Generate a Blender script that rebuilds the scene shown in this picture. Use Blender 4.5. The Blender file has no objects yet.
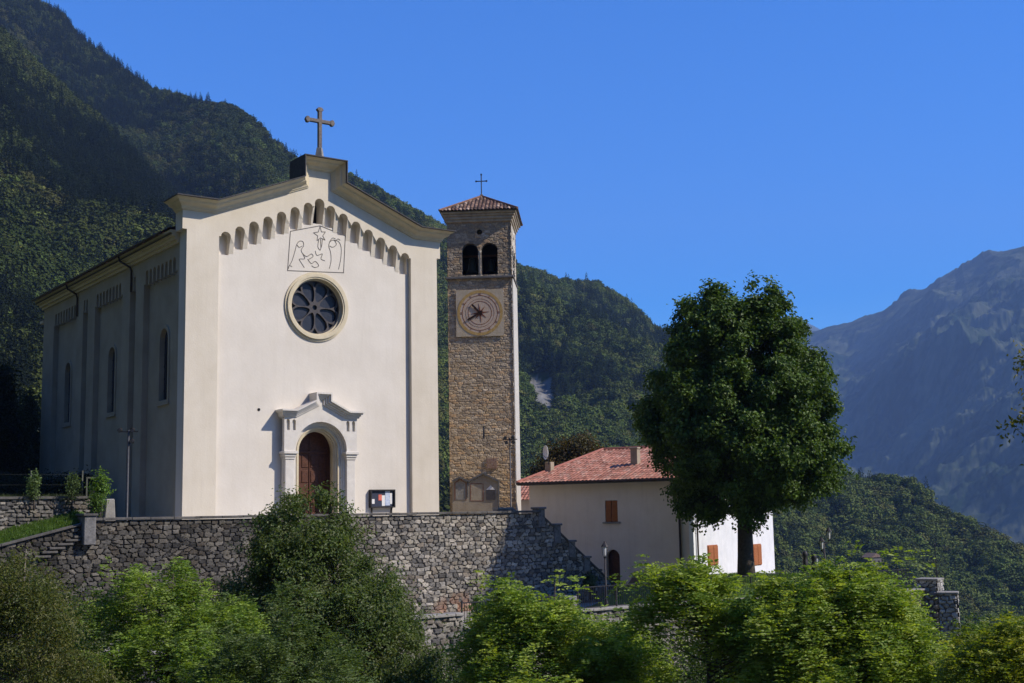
import bpy, bmesh, math
import numpy as np
from mathutils import Matrix, Vector
from mathutils.geometry import tessellate_polygon

# ------------------------------------------------------------------ camera, world, sun
scene = bpy.context.scene
COL = scene.collection
F_PX, PITCH, ROLL, CAMZ = 1264.934, 0.1348125, 0.01804034, 0.8
_fw = np.array([0, math.cos(PITCH), math.sin(PITCH)])
_u0 = np.array([0, -math.sin(PITCH), math.cos(PITCH)])
_r0 = np.array([1., 0, 0])
_c, _s = math.cos(ROLL), math.sin(ROLL)
_rt = _c*_r0 - _s*_u0
_up = _s*_r0 + _c*_u0
cam_data = bpy.data.cameras.new('camera')
cam = bpy.data.objects.new('camera', cam_data)
COL.objects.link(cam)
cam_data.sensor_width = 36
cam_data.lens = F_PX/1024*36
cam_data.clip_start = 0.3
cam_data.clip_end = 40000
m = Matrix(((_rt[0], _up[0], -_fw[0], 0), (_rt[1], _up[1], -_fw[1], 0), (_rt[2], _up[2], -_fw[2], CAMZ), (0, 0, 0, 1)))
cam.matrix_world = m
scene.camera = cam

SUN_AZ = math.radians(104.5)      # clockwise from +Y
SUN_EL = math.radians(40.5)
sdir = Vector((math.sin(SUN_AZ)*math.cos(SUN_EL), math.cos(SUN_AZ)*math.cos(SUN_EL), math.sin(SUN_EL)))
sun_data = bpy.data.lights.new('sun', 'SUN')
sun_data.energy = 4.15
sun_data.angle = math.radians(0.5)
sun_data.color = (1.0, 0.905, 0.775)
sun = bpy.data.objects.new('sun', sun_data)
COL.objects.link(sun)
sun.rotation_euler = sdir.to_track_quat('Z', 'Y').to_euler()
sun.location = (60, -10, 80)
world = bpy.data.worlds.new('World')
scene.world = world
world.use_nodes = True
wt = world.node_tree
bg = wt.nodes['Background']
sky = wt.nodes.new('ShaderNodeTexSky')
sky.sky_type = 'NISHITA'
sky.sun_disc = False
sky.sun_elevation = SUN_EL
sky.sun_rotation = SUN_AZ
sky.altitude = 1200
sky.air_density = 1.0
sky.dust_density = 0.8
sky.ozone_density = 4.0
hs = wt.nodes.new('ShaderNodeHueSaturation')
hs.inputs['Hue'].default_value = 0.5135
hs.inputs['Saturation'].default_value = 1.6
wt.links.new(sky.outputs[0], hs.inputs['Color'])
wt.links.new(hs.outputs[0], bg.inputs[0])
bg.inputs[1].default_value = 0.15
scene.view_settings.view_transform = 'Standard'
scene.view_settings.look = 'None'
scene.view_settings.exposure = 0.68
scene.view_settings.gamma = 1
scene.render.engine = 'CYCLES'
scene.cycles.use_denoising = True
scene.cycles.max_bounces = 6
scene.cycles.diffuse_bounces = 3
scene.cycles.transmission_bounces = 3
scene.cycles.volume_bounces = 0
scene.cycles.sample_clamp_indirect = 6

# ------------------------------------------------------------------ helpers
rng = np.random.default_rng(7)
def ray(px, py): return _fw + _rt*(px-512)/F_PX - _up*(py-341.5)/F_PX
def at(px, py, Y):
    d = ray(px, py)
    return d*Y/d[1] + np.array([0, 0, CAMZ])
def proj(P):
    P = np.asarray(P, float) - np.array([0, 0, CAMZ])
    d = P@_fw
    return 512+F_PX*(P@_rt)/d, 341.5-F_PX*(P@_up)/d
class Frame:
    """a rotated site frame: x along a wall, y into the building, z up (world height)"""
    def __init__(s, o, th):
        s.o = np.array([o[0], o[1], 0.]); s.th = th
        s.U = np.array([math.cos(th), math.sin(th), 0]); s.V = np.array([-math.sin(th), math.cos(th), 0])
    def front(s, px, py, v=0):
        d = ray(px, py); t = ((s.o+s.V*v)@s.V)/(d@s.V); P = d*t
        return (P-s.o)@s.U, P[2]+CAMZ
    def side(s, px, py, u=0):
        d = ray(px, py); t = ((s.o+s.U*u)@s.U)/(d@s.U); P = d*t
        return (P-s.o)@s.V, P[2]+CAMZ
    def w(s, u, v, z): return s.o + s.U*u + s.V*v + np.array([0, 0, z])

def link(o, parent=None):
    COL.objects.link(o)
    if parent is not None: o.parent = parent
    return o
def tag(o, label=None, cat=None, group=None, kind=None):
    if label: o['label'] = label
    if cat: o['category'] = cat
    if group: o['group'] = group
    if kind: o['kind'] = kind
    return o
def empty(name, loc, rz=0, label=None, cat=None, group=None):
    o = bpy.data.objects.new(name, None)
    o.empty_display_size = .3
    o.location = [float(c) for c in loc]; o.rotation_euler = (0, 0, rz)
    link(o); return tag(o, label, cat, group)
def copy_tree(o, parent=None):
    c = o.copy(); link(c, parent)
    for ch in list(o.children): copy_tree(ch, c)
    return c

class MB:
    def __init__(s): s.v = []; s.f = []
    def add(s, vs, fs):
        n = len(s.v); s.v += [tuple(float(a) for a in p) for p in vs]; s.f += [tuple(n+i for i in f) for f in fs]; return s
    def box(s, x0, x1, y0, y1, z0, z1):
        return s.add([(x0,y0,z0),(x1,y0,z0),(x1,y1,z0),(x0,y1,z0),(x0,y0,z1),(x1,y0,z1),(x1,y1,z1),(x0,y1,z1)],
                     [(0,3,2,1),(4,5,6,7),(0,1,5,4),(1,2,6,5),(2,3,7,6),(3,0,4,7)])
    def prism(s, outer, y0, y1, holes=(), axis='y'):
        """outline in (x,z) extruded along y (or outline in (x,y) along z, or (y,z) along x)"""
        loops = [list(outer)] + [list(h) for h in holes]
        flat = [p for l in loops for p in l]
        tris = tessellate_polygon([[Vector((p[0], p[1], 0)) for p in l] for l in loops])
        def P(p, y): return {'y': (p[0], y, p[1]), 'z': (p[0], p[1], y), 'x': (y, p[0], p[1])}[axis]
        n = len(flat)
        vs = [P(p, y0) for p in flat] + [P(p, y1) for p in flat]
        fs = [tuple(t) for t in tris] + [tuple(n+i for i in reversed(t)) for t in tris]
        k = 0
        for l in loops:
            L = len(l)
            for i in range(L):
                a, b = k+i, k+(i+1) % L
                fs.append((a, b, n+b, n+a))
            k += L
        return s.add(vs, fs)
    def tube(s, pts, rad, n=8, caps=True):
        pts = [np.array(p, float) for p in pts]
        if not hasattr(rad, '__len__'): rad = [rad]*len(pts)
        rings = []
        for i, p in enumerate(pts):
            t = pts[min(i+1, len(pts)-1)]-pts[max(i-1, 0)]; t = t/(np.linalg.norm(t)+1e-9)
            a = np.array([0, 0, 1.]) if abs(t[2]) < .9 else np.array([1., 0, 0])
            e1 = np.cross(t, a); e1 /= np.linalg.norm(e1); e2 = np.cross(t, e1)
            rings.append([p+rad[i]*(math.cos(2*math.pi*k/n)*e1+math.sin(2*math.pi*k/n)*e2) for k in range(n)])
        vs = [q for r in rings for q in r]; fs = []
        for i in range(len(pts)-1):
            for k in range(n):
                fs.append((i*n+k, i*n+(k+1) % n, (i+1)*n+(k+1) % n, (i+1)*n+k))
        if caps:
            fs.append(tuple(range(n))); fs.append(tuple(reversed(range((len(pts)-1)*n, len(pts)*n))))
        return s.add(vs, fs)
    def lathe(s, prof, n=16, c=(0, 0)):
        vs = [(c[0]+r*math.cos(2*math.pi*k/n), c[1]+r*math.sin(2*math.pi*k/n), z) for r, z in prof for k in range(n)]
        fs = [(i*n+k, i*n+(k+1) % n, (i+1)*n+(k+1) % n, (i+1)*n+k) for i in range(len(prof)-1) for k in range(n)]
        fs += [tuple(reversed(range(n))), tuple(range((len(prof)-1)*n, len(prof)*n))]
        return s.add(vs, fs)
    def build(s, name, mat, parent=None, bevel=0, smooth=False):
        me = bpy.data.meshes.new(name); me.from_pydata(s.v, [], s.f); me.validate()
        bm = bmesh.new(); bm.from_mesh(me); bmesh.ops.recalc_face_normals(bm, faces=bm.faces)
        if bevel:
            es = [e for e in bm.edges if len(e.link_faces) == 2 and e.calc_face_angle(0) > .6]
            bmesh.ops.bevel(bm, geom=es, offset=bevel, segments=1, affect='EDGES', clamp_overlap=True)
        bm.to_mesh(me); bm.free()
        me.materials.append(mat)
        if smooth: me.shade_smooth()
        return link(bpy.data.objects.new(name, me), parent)

def mesh_np(name, V, Fc, mat, col=None, parent=None, smooth=False, linkit=True):
    """bulk mesh from numpy arrays, faces all of one size"""
    V = np.asarray(V, np.float32); Fc = np.asarray(Fc, np.int32)
    me = bpy.data.meshes.new(name)
    me.vertices.add(len(V)); me.vertices.foreach_set('co', V.ravel())
    k = Fc.shape[1]
    me.loops.add(Fc.size); me.loops.foreach_set('vertex_index', Fc.ravel())
    me.polygons.add(len(Fc)); me.polygons.foreach_set('loop_start', np.arange(0, Fc.size, k, dtype=np.int32))
    me.update(calc_edges=True)
    if col is not None:
        ca = me.color_attributes.new('Col', 'FLOAT_COLOR', 'POINT')
        c4 = np.ones((len(V), 4), np.float32); c4[:, :3] = col
        ca.data.foreach_set('color', c4.ravel())
    me.materials.append(mat)
    me.polygons.foreach_set('use_smooth', np.full(len(Fc), smooth))
    o = bpy.data.objects.new(name, me)
    return link(o, parent) if linkit else o

# value noise in numpy
def vnoise(x, y, seed=0):
    xi = np.floor(x).astype(np.int64); yi = np.floor(y).astype(np.int64)
    xf = x-xi; yf = y-yi
    def h(a, b):
        n = (a*374761393 + b*668265263 + seed*1442695041) & 0xffffffff
        n = ((n ^ (n >> 13))*1274126177) & 0xffffffff
        return ((n ^ (n >> 16)) & 0xffff)/65535.
    sx = xf*xf*(3-2*xf); sy = yf*yf*(3-2*yf)
    return (h(xi, yi)*(1-sx)+h(xi+1, yi)*sx)*(1-sy) + (h(xi, yi+1)*(1-sx)+h(xi+1, yi+1)*sx)*sy
def fbm(x, y, oct=4, seed=0):
    t = 0; a = .5
    for i in range(oct):
        t = t+a*vnoise(x*2**i, y*2**i, seed+i*17); a *= .5
    return t

# ------------------------------------------------------------------ materials
def nodes(name):
    mt = bpy.data.materials.new(name); mt.use_nodes = True
    nt = mt.node_tree; return mt, nt, nt.nodes['Principled BSDF']
def mat(name, c1, c2=None, rough=.85, scale=3., bump=0., bscale=30., metal=0, spec=.3, streak=0, c3=None):
    """noise between two base colours, optional vertical streaks of a third (dirt), fine bump"""
    mt, nt, b = nodes(name); N = nt.nodes; L = nt.links
    c2 = c2 or c1
    tc = N.new('ShaderNodeTexCoord')
    no = N.new('ShaderNodeTexNoise'); no.inputs['Scale'].default_value = scale; no.inputs['Detail'].default_value = 8; no.inputs['Roughness'].default_value = .65
    L.new(tc.outputs['Object'], no.inputs['Vector'])
    rp = N.new('ShaderNodeValToRGB'); rp.color_ramp.elements[0].position = .32; rp.color_ramp.elements[1].position = .68
    rp.color_ramp.elements[0].color = (*c1, 1); rp.color_ramp.elements[1].color = (*c2, 1)
    L.new(no.outputs['Fac'], rp.inputs[0]); out = rp.outputs[0]
    if streak:
        mp = N.new('ShaderNodeMapping'); mp.inputs['Scale'].default_value = (2.2, 2.2, .16)
        n2 = N.new('ShaderNodeTexNoise'); n2.inputs['Scale'].default_value = 1.6; n2.inputs['Detail'].default_value = 9; n2.inputs['Roughness'].default_value = .7
        L.new(tc.outputs['Object'], mp.inputs[0]); L.new(mp.outputs[0], n2.inputs['Vector'])
        r2 = N.new('ShaderNodeValToRGB'); r2.color_ramp.elements[0].position = .5; r2.color_ramp.elements[1].position = .78
        r2.color_ramp.elements[0].color = (0, 0, 0, 1); r2.color_ramp.elements[1].color = (streak, streak, streak, 1)
        L.new(n2.outputs['Fac'], r2.inputs[0])
        mx = N.new('ShaderNodeMixRGB'); mx.inputs[2].default_value = (*(c3 or (.3, .28, .24)), 1)
        L.new(r2.outputs[0], mx.inputs[0]); L.new(out, mx.inputs[1]); out = mx.outputs[0]
    L.new(out, b.inputs['Base Color'])
    b.inputs['Roughness'].default_value = rough; b.inputs['Metallic'].default_value = metal
    b.inputs['Specular IOR Level'].default_value = spec
    if bump:
        n3 = N.new('ShaderNodeTexNoise'); n3.inputs['Scale'].default_value = bscale; n3.inputs['Detail'].default_value = 6
        L.new(tc.outputs['Object'], n3.inputs['Vector'])
        bp = N.new('ShaderNodeBump'); bp.inputs['Strength'].default_value = bump; bp.inputs['Distance'].default_value = .02
        L.new(n3.outputs['Fac'], bp.inputs['Height']); L.new(bp.outputs[0], b.inputs['Normal'])
    return mt
def mat_attr(name, rough=.9, var=.35, scale=14., bump=.5, bscale=25., dist=.03, spec=.2):
    """base colour from the mesh's own colour attribute, broken up by noise"""
    mt, nt, b = nodes(name); N = nt.nodes; L = nt.links
    at_ = N.new('ShaderNodeAttribute'); at_.attribute_name = 'Col'
    tc = N.new('ShaderNodeTexCoord')
    no = N.new('ShaderNodeTexNoise'); no.inputs['Scale'].default_value = scale; no.inputs['Detail'].default_value = 8; no.inputs['Roughness'].default_value = .7
    L.new(tc.outputs['Object'], no.inputs['Vector'])
    mr = N.new('ShaderNodeMapRange'); mr.inputs['From Min'].default_value = .3; mr.inputs['From Max'].default_value = .7
    mr.inputs['To Min'].default_value = 1-var; mr.inputs['To Max'].default_value = 1+var
    L.new(no.outputs['Fac'], mr.inputs[0])
    mx = N.new('ShaderNodeVectorMath'); mx.operation = 'SCALE'
    L.new(at_.outputs['Color'], mx.inputs[0]); L.new(mr.outputs[0], mx.inputs['Scale'])
    L.new(mx.outputs[0], b.inputs['Base Color'])
    b.inputs['Roughness'].default_value = rough; b.inputs['Specular IOR Level'].default_value = spec
    if bump:
        n3 = N.new('ShaderNodeTexNoise'); n3.inputs['Scale'].default_value = bscale; n3.inputs['Detail'].default_value = 6
        L.new(tc.outputs['Object'], n3.inputs['Vector'])
        bp = N.new('ShaderNodeBump'); bp.inputs['Strength'].default_value = bump; bp.inputs['Distance'].default_value = dist
        L.new(n3.outputs['Fac'], bp.inputs['Height']); L.new(bp.outputs[0], b.inputs['Normal'])
    return mt
def mat_leaf(name, trans=.3, rough=.5, spec=.35, tint=(1.35, 1.3, .45)):
    mt, nt, b = nodes(name); N = nt.nodes; L = nt.links
    at_ = N.new('ShaderNodeAttribute'); at_.attribute_name = 'Col'
    L.new(at_.outputs['Color'], b.inputs['Base Color'])
    b.inputs['Roughness'].default_value = rough; b.inputs['Specular IOR Level'].default_value = spec
    tr = N.new('ShaderNodeBsdfTranslucent')
    vm = N.new('ShaderNodeVectorMath'); vm.operation = 'MULTIPLY'; vm.inputs[1].default_value = tint
    L.new(at_.outputs['Color'], vm.inputs[0]); L.new(vm.outputs[0], tr.inputs[0])
    ms = N.new('ShaderNodeMixShader'); ms.inputs[0].default_value = trans
    L.new(b.outputs[0], ms.inputs[1]); L.new(tr.outputs[0], ms.inputs[2])
    L.new(ms.outputs[0], N['Material Output'].inputs[0])
    return mt

M = dict(
    plaster=mat('church_plaster_white', (.635, .58, .495), (.71, .655, .57), .9, .5, .25, 9, streak=.26, c3=(.5, .45, .37)),
    cream=mat('church_plaster_cream', (.60, .535, .425), (.675, .61, .50), .9, .6, .3, 12, streak=.22, c3=(.40, .34, .25)),
    sidewall_shaded=mat('church_plaster_side_shaded', (.31, .27, .20), (.41, .36, .27), .9, .5, .3, 10, streak=.5, c3=(.30, .28, .24)),  # church plaster darkened for the side, its shade put into the colour
    moulding=mat('cornice_stucco', (.55, .47, .32), (.64, .56, .40), .85, 2.5, .3, 20, streak=.15, c3=(.28, .24, .17)),
    marble=mat('portal_limestone', (.58, .54, .48), (.68, .64, .57), .7, 3, .3, 20, streak=.25, c3=(.42, .38, .32)),
    slate=mat('dark_coping', (.035, .035, .04), (.07, .066, .066), .7, 5, .5, 30),
    glass=mat('rose_glass', (.014, .018, .03), (.028, .033, .05), .4, 3, .3, 15, spec=.25),
    tracery=mat('tracery_iron', (.05, .047, .05), (.085, .075, .075), .7, 8, .3, 30),
    dark=mat('dark_interior', (.012, .011, .012), (.02, .018, .018), .95),
    wood=mat('door_wood', (.055, .019, .009), (.11, .04, .02), .6, 10, .6, 30),
    shutter=mat('shutter_wood', (.30, .095, .028), (.40, .145, .045), .6, 8, .4, 40),
    iron=mat('dark_iron', (.02, .02, .022), (.045, .04, .04), .55, 20, .3, 60, metal=.3),
    pipe=mat('brown_pipe', (.03, .022, .02), (.06, .04, .035), .6, 8),
    cross=mat('weathered_cross', (.10, .085, .075), (.22, .19, .17), .8, 9, .6, 30),
    towercream=mat('tower_cornice_stucco', (.34, .28, .20), (.50, .43, .32), .9, 2.5, .6, 14, streak=.5, c3=(.16, .13, .10)),
    corner=mat('tower_corner_stucco', (.46, .43, .37), (.60, .57, .50), .9, 3, .6, 14, streak=.5, c3=(.35, .30, .24)),
    face=mat('clock_plaster', (.44, .35, .22), (.55, .46, .34), .9, 2.6, .4, 16, streak=.4, c3=(.34, .25, .13)),
    ochre=mat('clock_ochre', (.42, .25, .07), (.52, .36, .15), .9, 5),
    pink=mat('clock_inner', (.50, .36, .24), (.60, .47, .36), .9, 5),
    red=mat('clock_red', (.16, .045, .02), (.26, .09, .04), .8, 12),
    hand=mat('clock_hand', (.02, .008, .006), (.035, .015, .01), .6),
    memorial=mat('memorial_plaster', (.30, .24, .17), (.40, .34, .25), .9, 1.6, .5, 12, streak=.4, c3=(.16, .13, .10)),
    bronze=mat('bell_bronze', (.05, .045, .03), (.09, .075, .04), .5, 8, metal=.6),
    house=mat('house_beige_render', (.76, .64, .50), (.84, .73, .59), .9, .8, .4, 10, streak=.18, c3=(.30, .25, .19)),
    housewhite=mat('house_white_render', (.64, .64, .64), (.76, .75, .74), .9, 1.5, .4, 10, streak=.35, c3=(.45, .42, .38)),
    bare=mat('bare_render_patch', (.17, .115, .085), (.27, .19, .14), .95, 3, .9, 8),
    coping=mat('coping_stone', (.06, .056, .052), (.14, .13, .115), .85, 3, .6, 20),
    copingpale=mat('pale_coping_stone', (.20, .185, .16), (.32, .30, .26), .85, 3, .6, 20),
    core=mat('masonry_core', (.10, .095, .09), (.16, .15, .14), .95, 3, .8, 10),
    paving=mat('piazza_paving', (.30, .28, .25), (.38, .36, .32), .9, 1.2, .4, 20),
    asphalt=mat('road_asphalt', (.27, .245, .21), (.36, .33, .285), .9, 1.5, .5, 30),
    white=mat('white_enamel', (.75, .75, .74), (.82, .82, .8), .4),
    paper=mat('notice_paper', (.72, .70, .66), (.8, .78, .75), .8, 30),
    paperblue=mat('notice_poster_blue', (.35, .42, .60), (.62, .66, .72), .8, 12),
    paperred=mat('notice_poster_red', (.55, .10, .07), (.7, .2, .15), .8, 12),
    boardback=mat('notice_backing', (.03, .035, .06), (.045, .05, .08), .5, 8),
    line=mat('incised_line', (.11, .10, .09), (.17, .15, .135), .9, 8),
    lampglass=mat('lamp_glass', (.55, .55, .53), (.65, .65, .62), .3),
    bark=mat('tree_bark', (.045, .036, .028), (.09, .072, .055), .9, 8, 1, 14),
    barkgrey=mat('grey_bark', (.09, .08, .065), (.17, .15, .12), .9, 8, .8, 14),
    soil=mat('slope_soil', (.035, .045, .018), (.075, .085, .035), .95, .6, .8, 4),
    grass=mat('lawn_grass', (.06, .11, .018), (.11, .17, .03), .9, 2.5, .8, 25),
    wire=mat('galvanised_frame', (.05, .055, .035), (.10, .10, .07), .5, 10, metal=.2),
    stone=mat_attr('rubble_stone', .9, .35, 12, .7, 22),
    tile=mat_attr('roof_tile', .85, .25, 9, .4, 30),
    leaf=mat_leaf('leaf', .45),
    leafdense=mat_leaf('leaf_dense', .30, .55, .3),
    forest=mat_leaf('forest_leaf', .12, .8, .1),
)
M['pier_stone'] = mat('pier_stone', (.10, .10, .10), (.22, .21, .20), .95, 6, .9, 12)
M['stonepier'] = mat('pier_stone_pale', (.18, .18, .18), (.32, .32, .31), .95, 6, .9, 12)
M['polegrey'] = mat('pole_grey', (.05, .05, .055), (.09, .09, .095), .5, 8)

# ------------------------------------------------------------------ generators
def stone_sheet(name, W, H, cw, ch, res, depth, pal, mortar, seed, keep=None, parent=None, loc=(0, 0, 0), rz=0, joint=.10, colfn=None, jit=.38):
    """relief of fitted stones, x 0..W, z 0..H, facing -y"""
    r = np.random.default_rng(seed)
    nx, nz = int(W/res)+1, int(H/res)+1
    X, Z = np.meshgrid(np.linspace(0, W, nx), np.linspace(0, H, nz))
    GX, GZ = int(W/cw)+6, int(H/ch)+6
    jx = r.uniform(-jit, jit, (GZ, GX)); jz = r.uniform(-jit*.5, jit*.5, (GZ, GX))
    off = r.uniform(-.12, .12, (GZ, GX)); ci = r.integers(0, len(pal), (GZ, GX)); cv = r.uniform(.7, 1.25, (GZ, GX))
    wx = X+(fbm(X*3, Z*3, 2, seed)-.4)*.10; wz = Z+(fbm(X*3+40, Z*3, 2, seed)-.4)*.10
    a = wx/cw+2; b = wz/ch+2
    bi = np.floor(b).astype(int)
    d1 = np.full(X.shape, 9.); d2 = np.full(X.shape, 9.); idr = np.zeros(X.shape, int); idc = np.zeros(X.shape, int)
    for dz in (-1, 0, 1):
        row = np.clip(bi+dz, 0, GZ-1); sh = (row % 2)*.5
        ai = np.floor(a-sh).astype(int)
        for dx in (-1, 0, 1, ):
            c = np.clip(ai+dx, 0, GX-1)
            sx = c+.5+sh+jx[row, c]; sz = row+.5+jz[row, c]
            ddx, ddz = np.abs(a-sx), np.abs(b-sz)
            d = (ddx**3+ddz**3)**(1/3.)
            nearer = d < d1
            d2 = np.where(nearer, d1, np.minimum(d2, d)); idr = np.where(nearer, row, idr); idc = np.where(nearer, c, idc); d1 = np.where(nearer, d, d1)
    e = d2-d1
    t = np.clip(e/joint/2.0, 0, 1); t = t*t*(3-2*t)
    hgt = depth*(t*(.75+off[idr, idc]*2.5)+(fbm(X*9, Z*9, 3, seed+5)-.45)*.5)
    pal = np.array(pal)
    c = pal[ci[idr, idc]]*cv[idr, idc][..., None]*(.75+.5*fbm(X*5, Z*5, 3, seed+9))[..., None]
    c = np.where((t < .45)[..., None], np.array(mortar)*(.8+.4*vnoise(X*7, Z*7, 3))[..., None], c)
    if colfn is not None: c = colfn(X, Z, c)
    V = np.stack([X, -hgt, Z], -1).reshape(-1, 3)
    I = np.arange(nx*nz).reshape(nz, nx)
    Fc = np.stack([I[:-1, :-1], I[:-1, 1:], I[1:, 1:], I[1:, :-1]], -1).reshape(-1, 4)
    if keep is not None:
        cx = (X[:-1, :-1]+X[1:, 1:]).ravel()/2; cz = (Z[:-1, :-1]+Z[1:, 1:]).ravel()/2
        Fc = Fc[keep(cx, cz)]
    o = mesh_np(name, V, Fc, M['stone'], c.reshape(-1, 3), parent, False)
    o.location = [float(q) for q in loc]; o.rotation_euler = (0, 0, rz)
    return o

def tile_slope(A, B, C_, D, pitch_w, pitch_l, pal, seed, amp=.045, thick=.02):
    """corrugated tile surface; A-B is the eave (left to right), D-C the top edge. Returns verts, faces, colours"""
    A, B, C_, D = [np.array(p, float) for p in (A, B, C_, D)]
    r = np.random.default_rng(seed)
    e = (B-A); Le = np.linalg.norm(e); e /= Le
    sl = D-A; sl = sl-e*(sl@e); Ls = np.linalg.norm(sl); sl /= Ls
    n = np.cross(e, sl)
    rows = max(2, int(round(Ls/pitch_l)))
    Vs = []; Fs = []; Cs = []; k = 0
    pal = np.array(pal)
    for i in range(rows):
        t0, t1 = i/rows, min(1., (i+1.08)/rows)
        xs = []
        for t in (t0, t1):
            xa = (D-A)@e*t; xb = Le+((C_-B)@e)*t; xs.append((xa, xb))
        xa, xb = min(xs[0][0], xs[1][0]), max(xs[0][1], xs[1][1])
        c0, c1 = int(math.floor(xa/pitch_w)), int(math.ceil(xb/pitch_w))
        for c in range(c0, c1):
            x0, x1 = c*pitch_w, (c+1)*pitch_w
            a0, b0 = max(x0, xs[0][0]), min(x1, xs[0][1]); a1, b1 = max(x0, xs[1][0]), min(x1, xs[1][1])
            if b0 <= a0+.01: continue
            if b1 <= a1: a1 = b1 = min(max((a0+b0)/2, xs[1][0]), xs[1][1])
            col = pal[r.integers(len(pal))]*r.uniform(.72, 1.25)
            j = r.uniform(-.008, .008)
            m_ = 6
            for q in range(m_+1):
                s_ = q/m_
                for (aa, bb, t, lift) in ((a0, b0, t0, thick), (a1, b1, t1, 0)):
                    x = aa+(bb-aa)*s_
                    ph = (x-x0)/pitch_w
                    h = amp*math.sin(math.pi*min(1, max(0, ph)))+lift+j
                    Vs.append(A+e*x+sl*Ls*t+n*h); Cs.append(col)
            for q in range(m_):
                Fs.append((k+2*q, k+2*q+2, k+2*q+3, k+2*q+1))
            k += 2*(m_+1)
    return Vs, Fs, Cs
def tiles_obj(name, slopes, pal, parent, pw=.24, pl=.36, amp=.045, seed=1):
    V = []; Fc = []; C = []
    for i, s in enumerate(slopes):
        v, f, c = tile_slope(*s, pw, pl, pal, seed+i, amp)
        n = len(V); V += v; C += c; Fc += [tuple(n+a for a in q) for q in f]
    return mesh_np(name, V, Fc, M['tile'], np.array(C), parent)

def rot_basis(r, n, bias):
    """random leaf frames; bias pulls the leaf's normal"""
    nn = r.normal(size=(n, 3))+bias
    nn /= np.linalg.norm(nn, axis=1, keepdims=True)+1e-9
    a = r.normal(size=(n, 3)); a -= nn*(a*nn).sum(1, keepdims=True); a /= np.linalg.norm(a, axis=1, keepdims=True)+1e-9
    return nn, a, np.cross(nn, a)
def leaf_quads(C, L, Wd, r, bias, dirs=None, curl=.18):
    """diamond leaves centred at C, a little folded"""
    n = len(C)
    nn, a, b = rot_basis(r, n, bias)
    if dirs is not None:
        a = dirs/(np.linalg.norm(dirs, axis=1, keepdims=True)+1e-9)
        b = np.cross(nn, a); b /= np.linalg.norm(b, axis=1, keepdims=True)+1e-9
        nn = np.cross(a, b)
    L = np.broadcast_to(L, (n,))[:, None]; Wd = np.broadcast_to(Wd, (n,))[:, None]
    v0 = C-a*L/2; v2 = C+a*L/2
    v1 = C+b*Wd/2+nn*L*curl-a*L*.08; v3 = C-b*Wd/2+nn*L*curl-a*L*.08
    V = np.stack([v0, v1, v2, v3], 1).reshape(-1, 3)
    Fc = np.arange(n*4).reshape(n, 4)
    return V, Fc
def clusters(lobes, n, r, inner=.45, power=1.0):
    lob = np.array(lobes, float)       # cx cy cz rx ry rz
    wgt = (lob[:, 3]*lob[:, 4]*lob[:, 5])**(2/3.); wgt /= wgt.sum()
    k = r.choice(len(lob), n, p=wgt)
    d = r.normal(size=(n, 3)); d /= np.linalg.norm(d, axis=1, keepdims=True)
    rr = inner+(1-inner)*r.random(n)**power
    lump = 1+.22*(vnoise(d[:, 0]*2.3+k*3.1+9, d[:, 2]*2.3+d[:, 1]*2.3+9, 4)-.5)*2
    P = lob[k, :3]+d*lob[k, 3:]*(rr*lump)[:, None]
    return P, d, k
def palette(r, n, cols, lo=.75, hi=1.3):
    cols = np.array(cols, float)
    t = r.random(n)[:, None]; a = cols[r.integers(len(cols), size=n)]; b = cols[r.integers(len(cols), size=n)]
    return (a*t+b*(1-t))*r.uniform(lo, hi, n)[:, None]
def px_lobe(px, py, Y, rpx, rzpx=None, ry=None):
    P = at(px, py, Y); k = Y/F_PX
    return [P[0], P[1], P[2], rpx*k, (ry if ry is not None else rpx*k), (rzpx or rpx)*k]
def outline_points(poly, Y, n, r, inset, base):
    """points through the volume of a crown whose profile is poly (px, py at distance Y); as deep as it is wide"""
    poly = np.array(poly, float); a = poly; b_ = np.roll(poly, -1, 0)
    out = []; dirs = []
    y0, y1 = poly[:, 1].min()+inset, poly[:, 1].max()-inset*.8
    k = Y/F_PX
    spans = []
    for y in np.linspace(y0, y1, 160):
        m_ = (a[:, 1] > y) != (b_[:, 1] > y)
        xs = np.sort(a[m_, 0]+(y-a[m_, 1])/(b_[m_, 1]-a[m_, 1])*(b_[m_, 0]-a[m_, 0]))
        if len(xs) >= 2: spans.append((y, xs[0]+inset, xs[-1]-inset))
    spans = [s_ for s_ in spans if s_[2] > s_[1]]
    w = np.array([(s_[2]-s_[1])**1.7+20 for s_ in spans]); w /= w.sum()
    for i in r.choice(len(spans), n, p=w):
        y, xl, xr = spans[i]; hw = (xr-xl)/2
        rho = math.sqrt(r.uniform(.12, 1)); th = r.uniform(0, 2*math.pi)
        cx, cd = rho*math.cos(th), rho*math.sin(th)
        P = at((xl+xr)/2+cx*hw, y, Y); P[1] += cd*hw*k*.95; P[0] *= P[1]/Y if False else 1
        out.append(P-base); dirs.append([cx, cd, ((y0+y1)/2-y)/(y1-y0)*1.2])
    return np.array(out), np.array(dirs)
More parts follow.
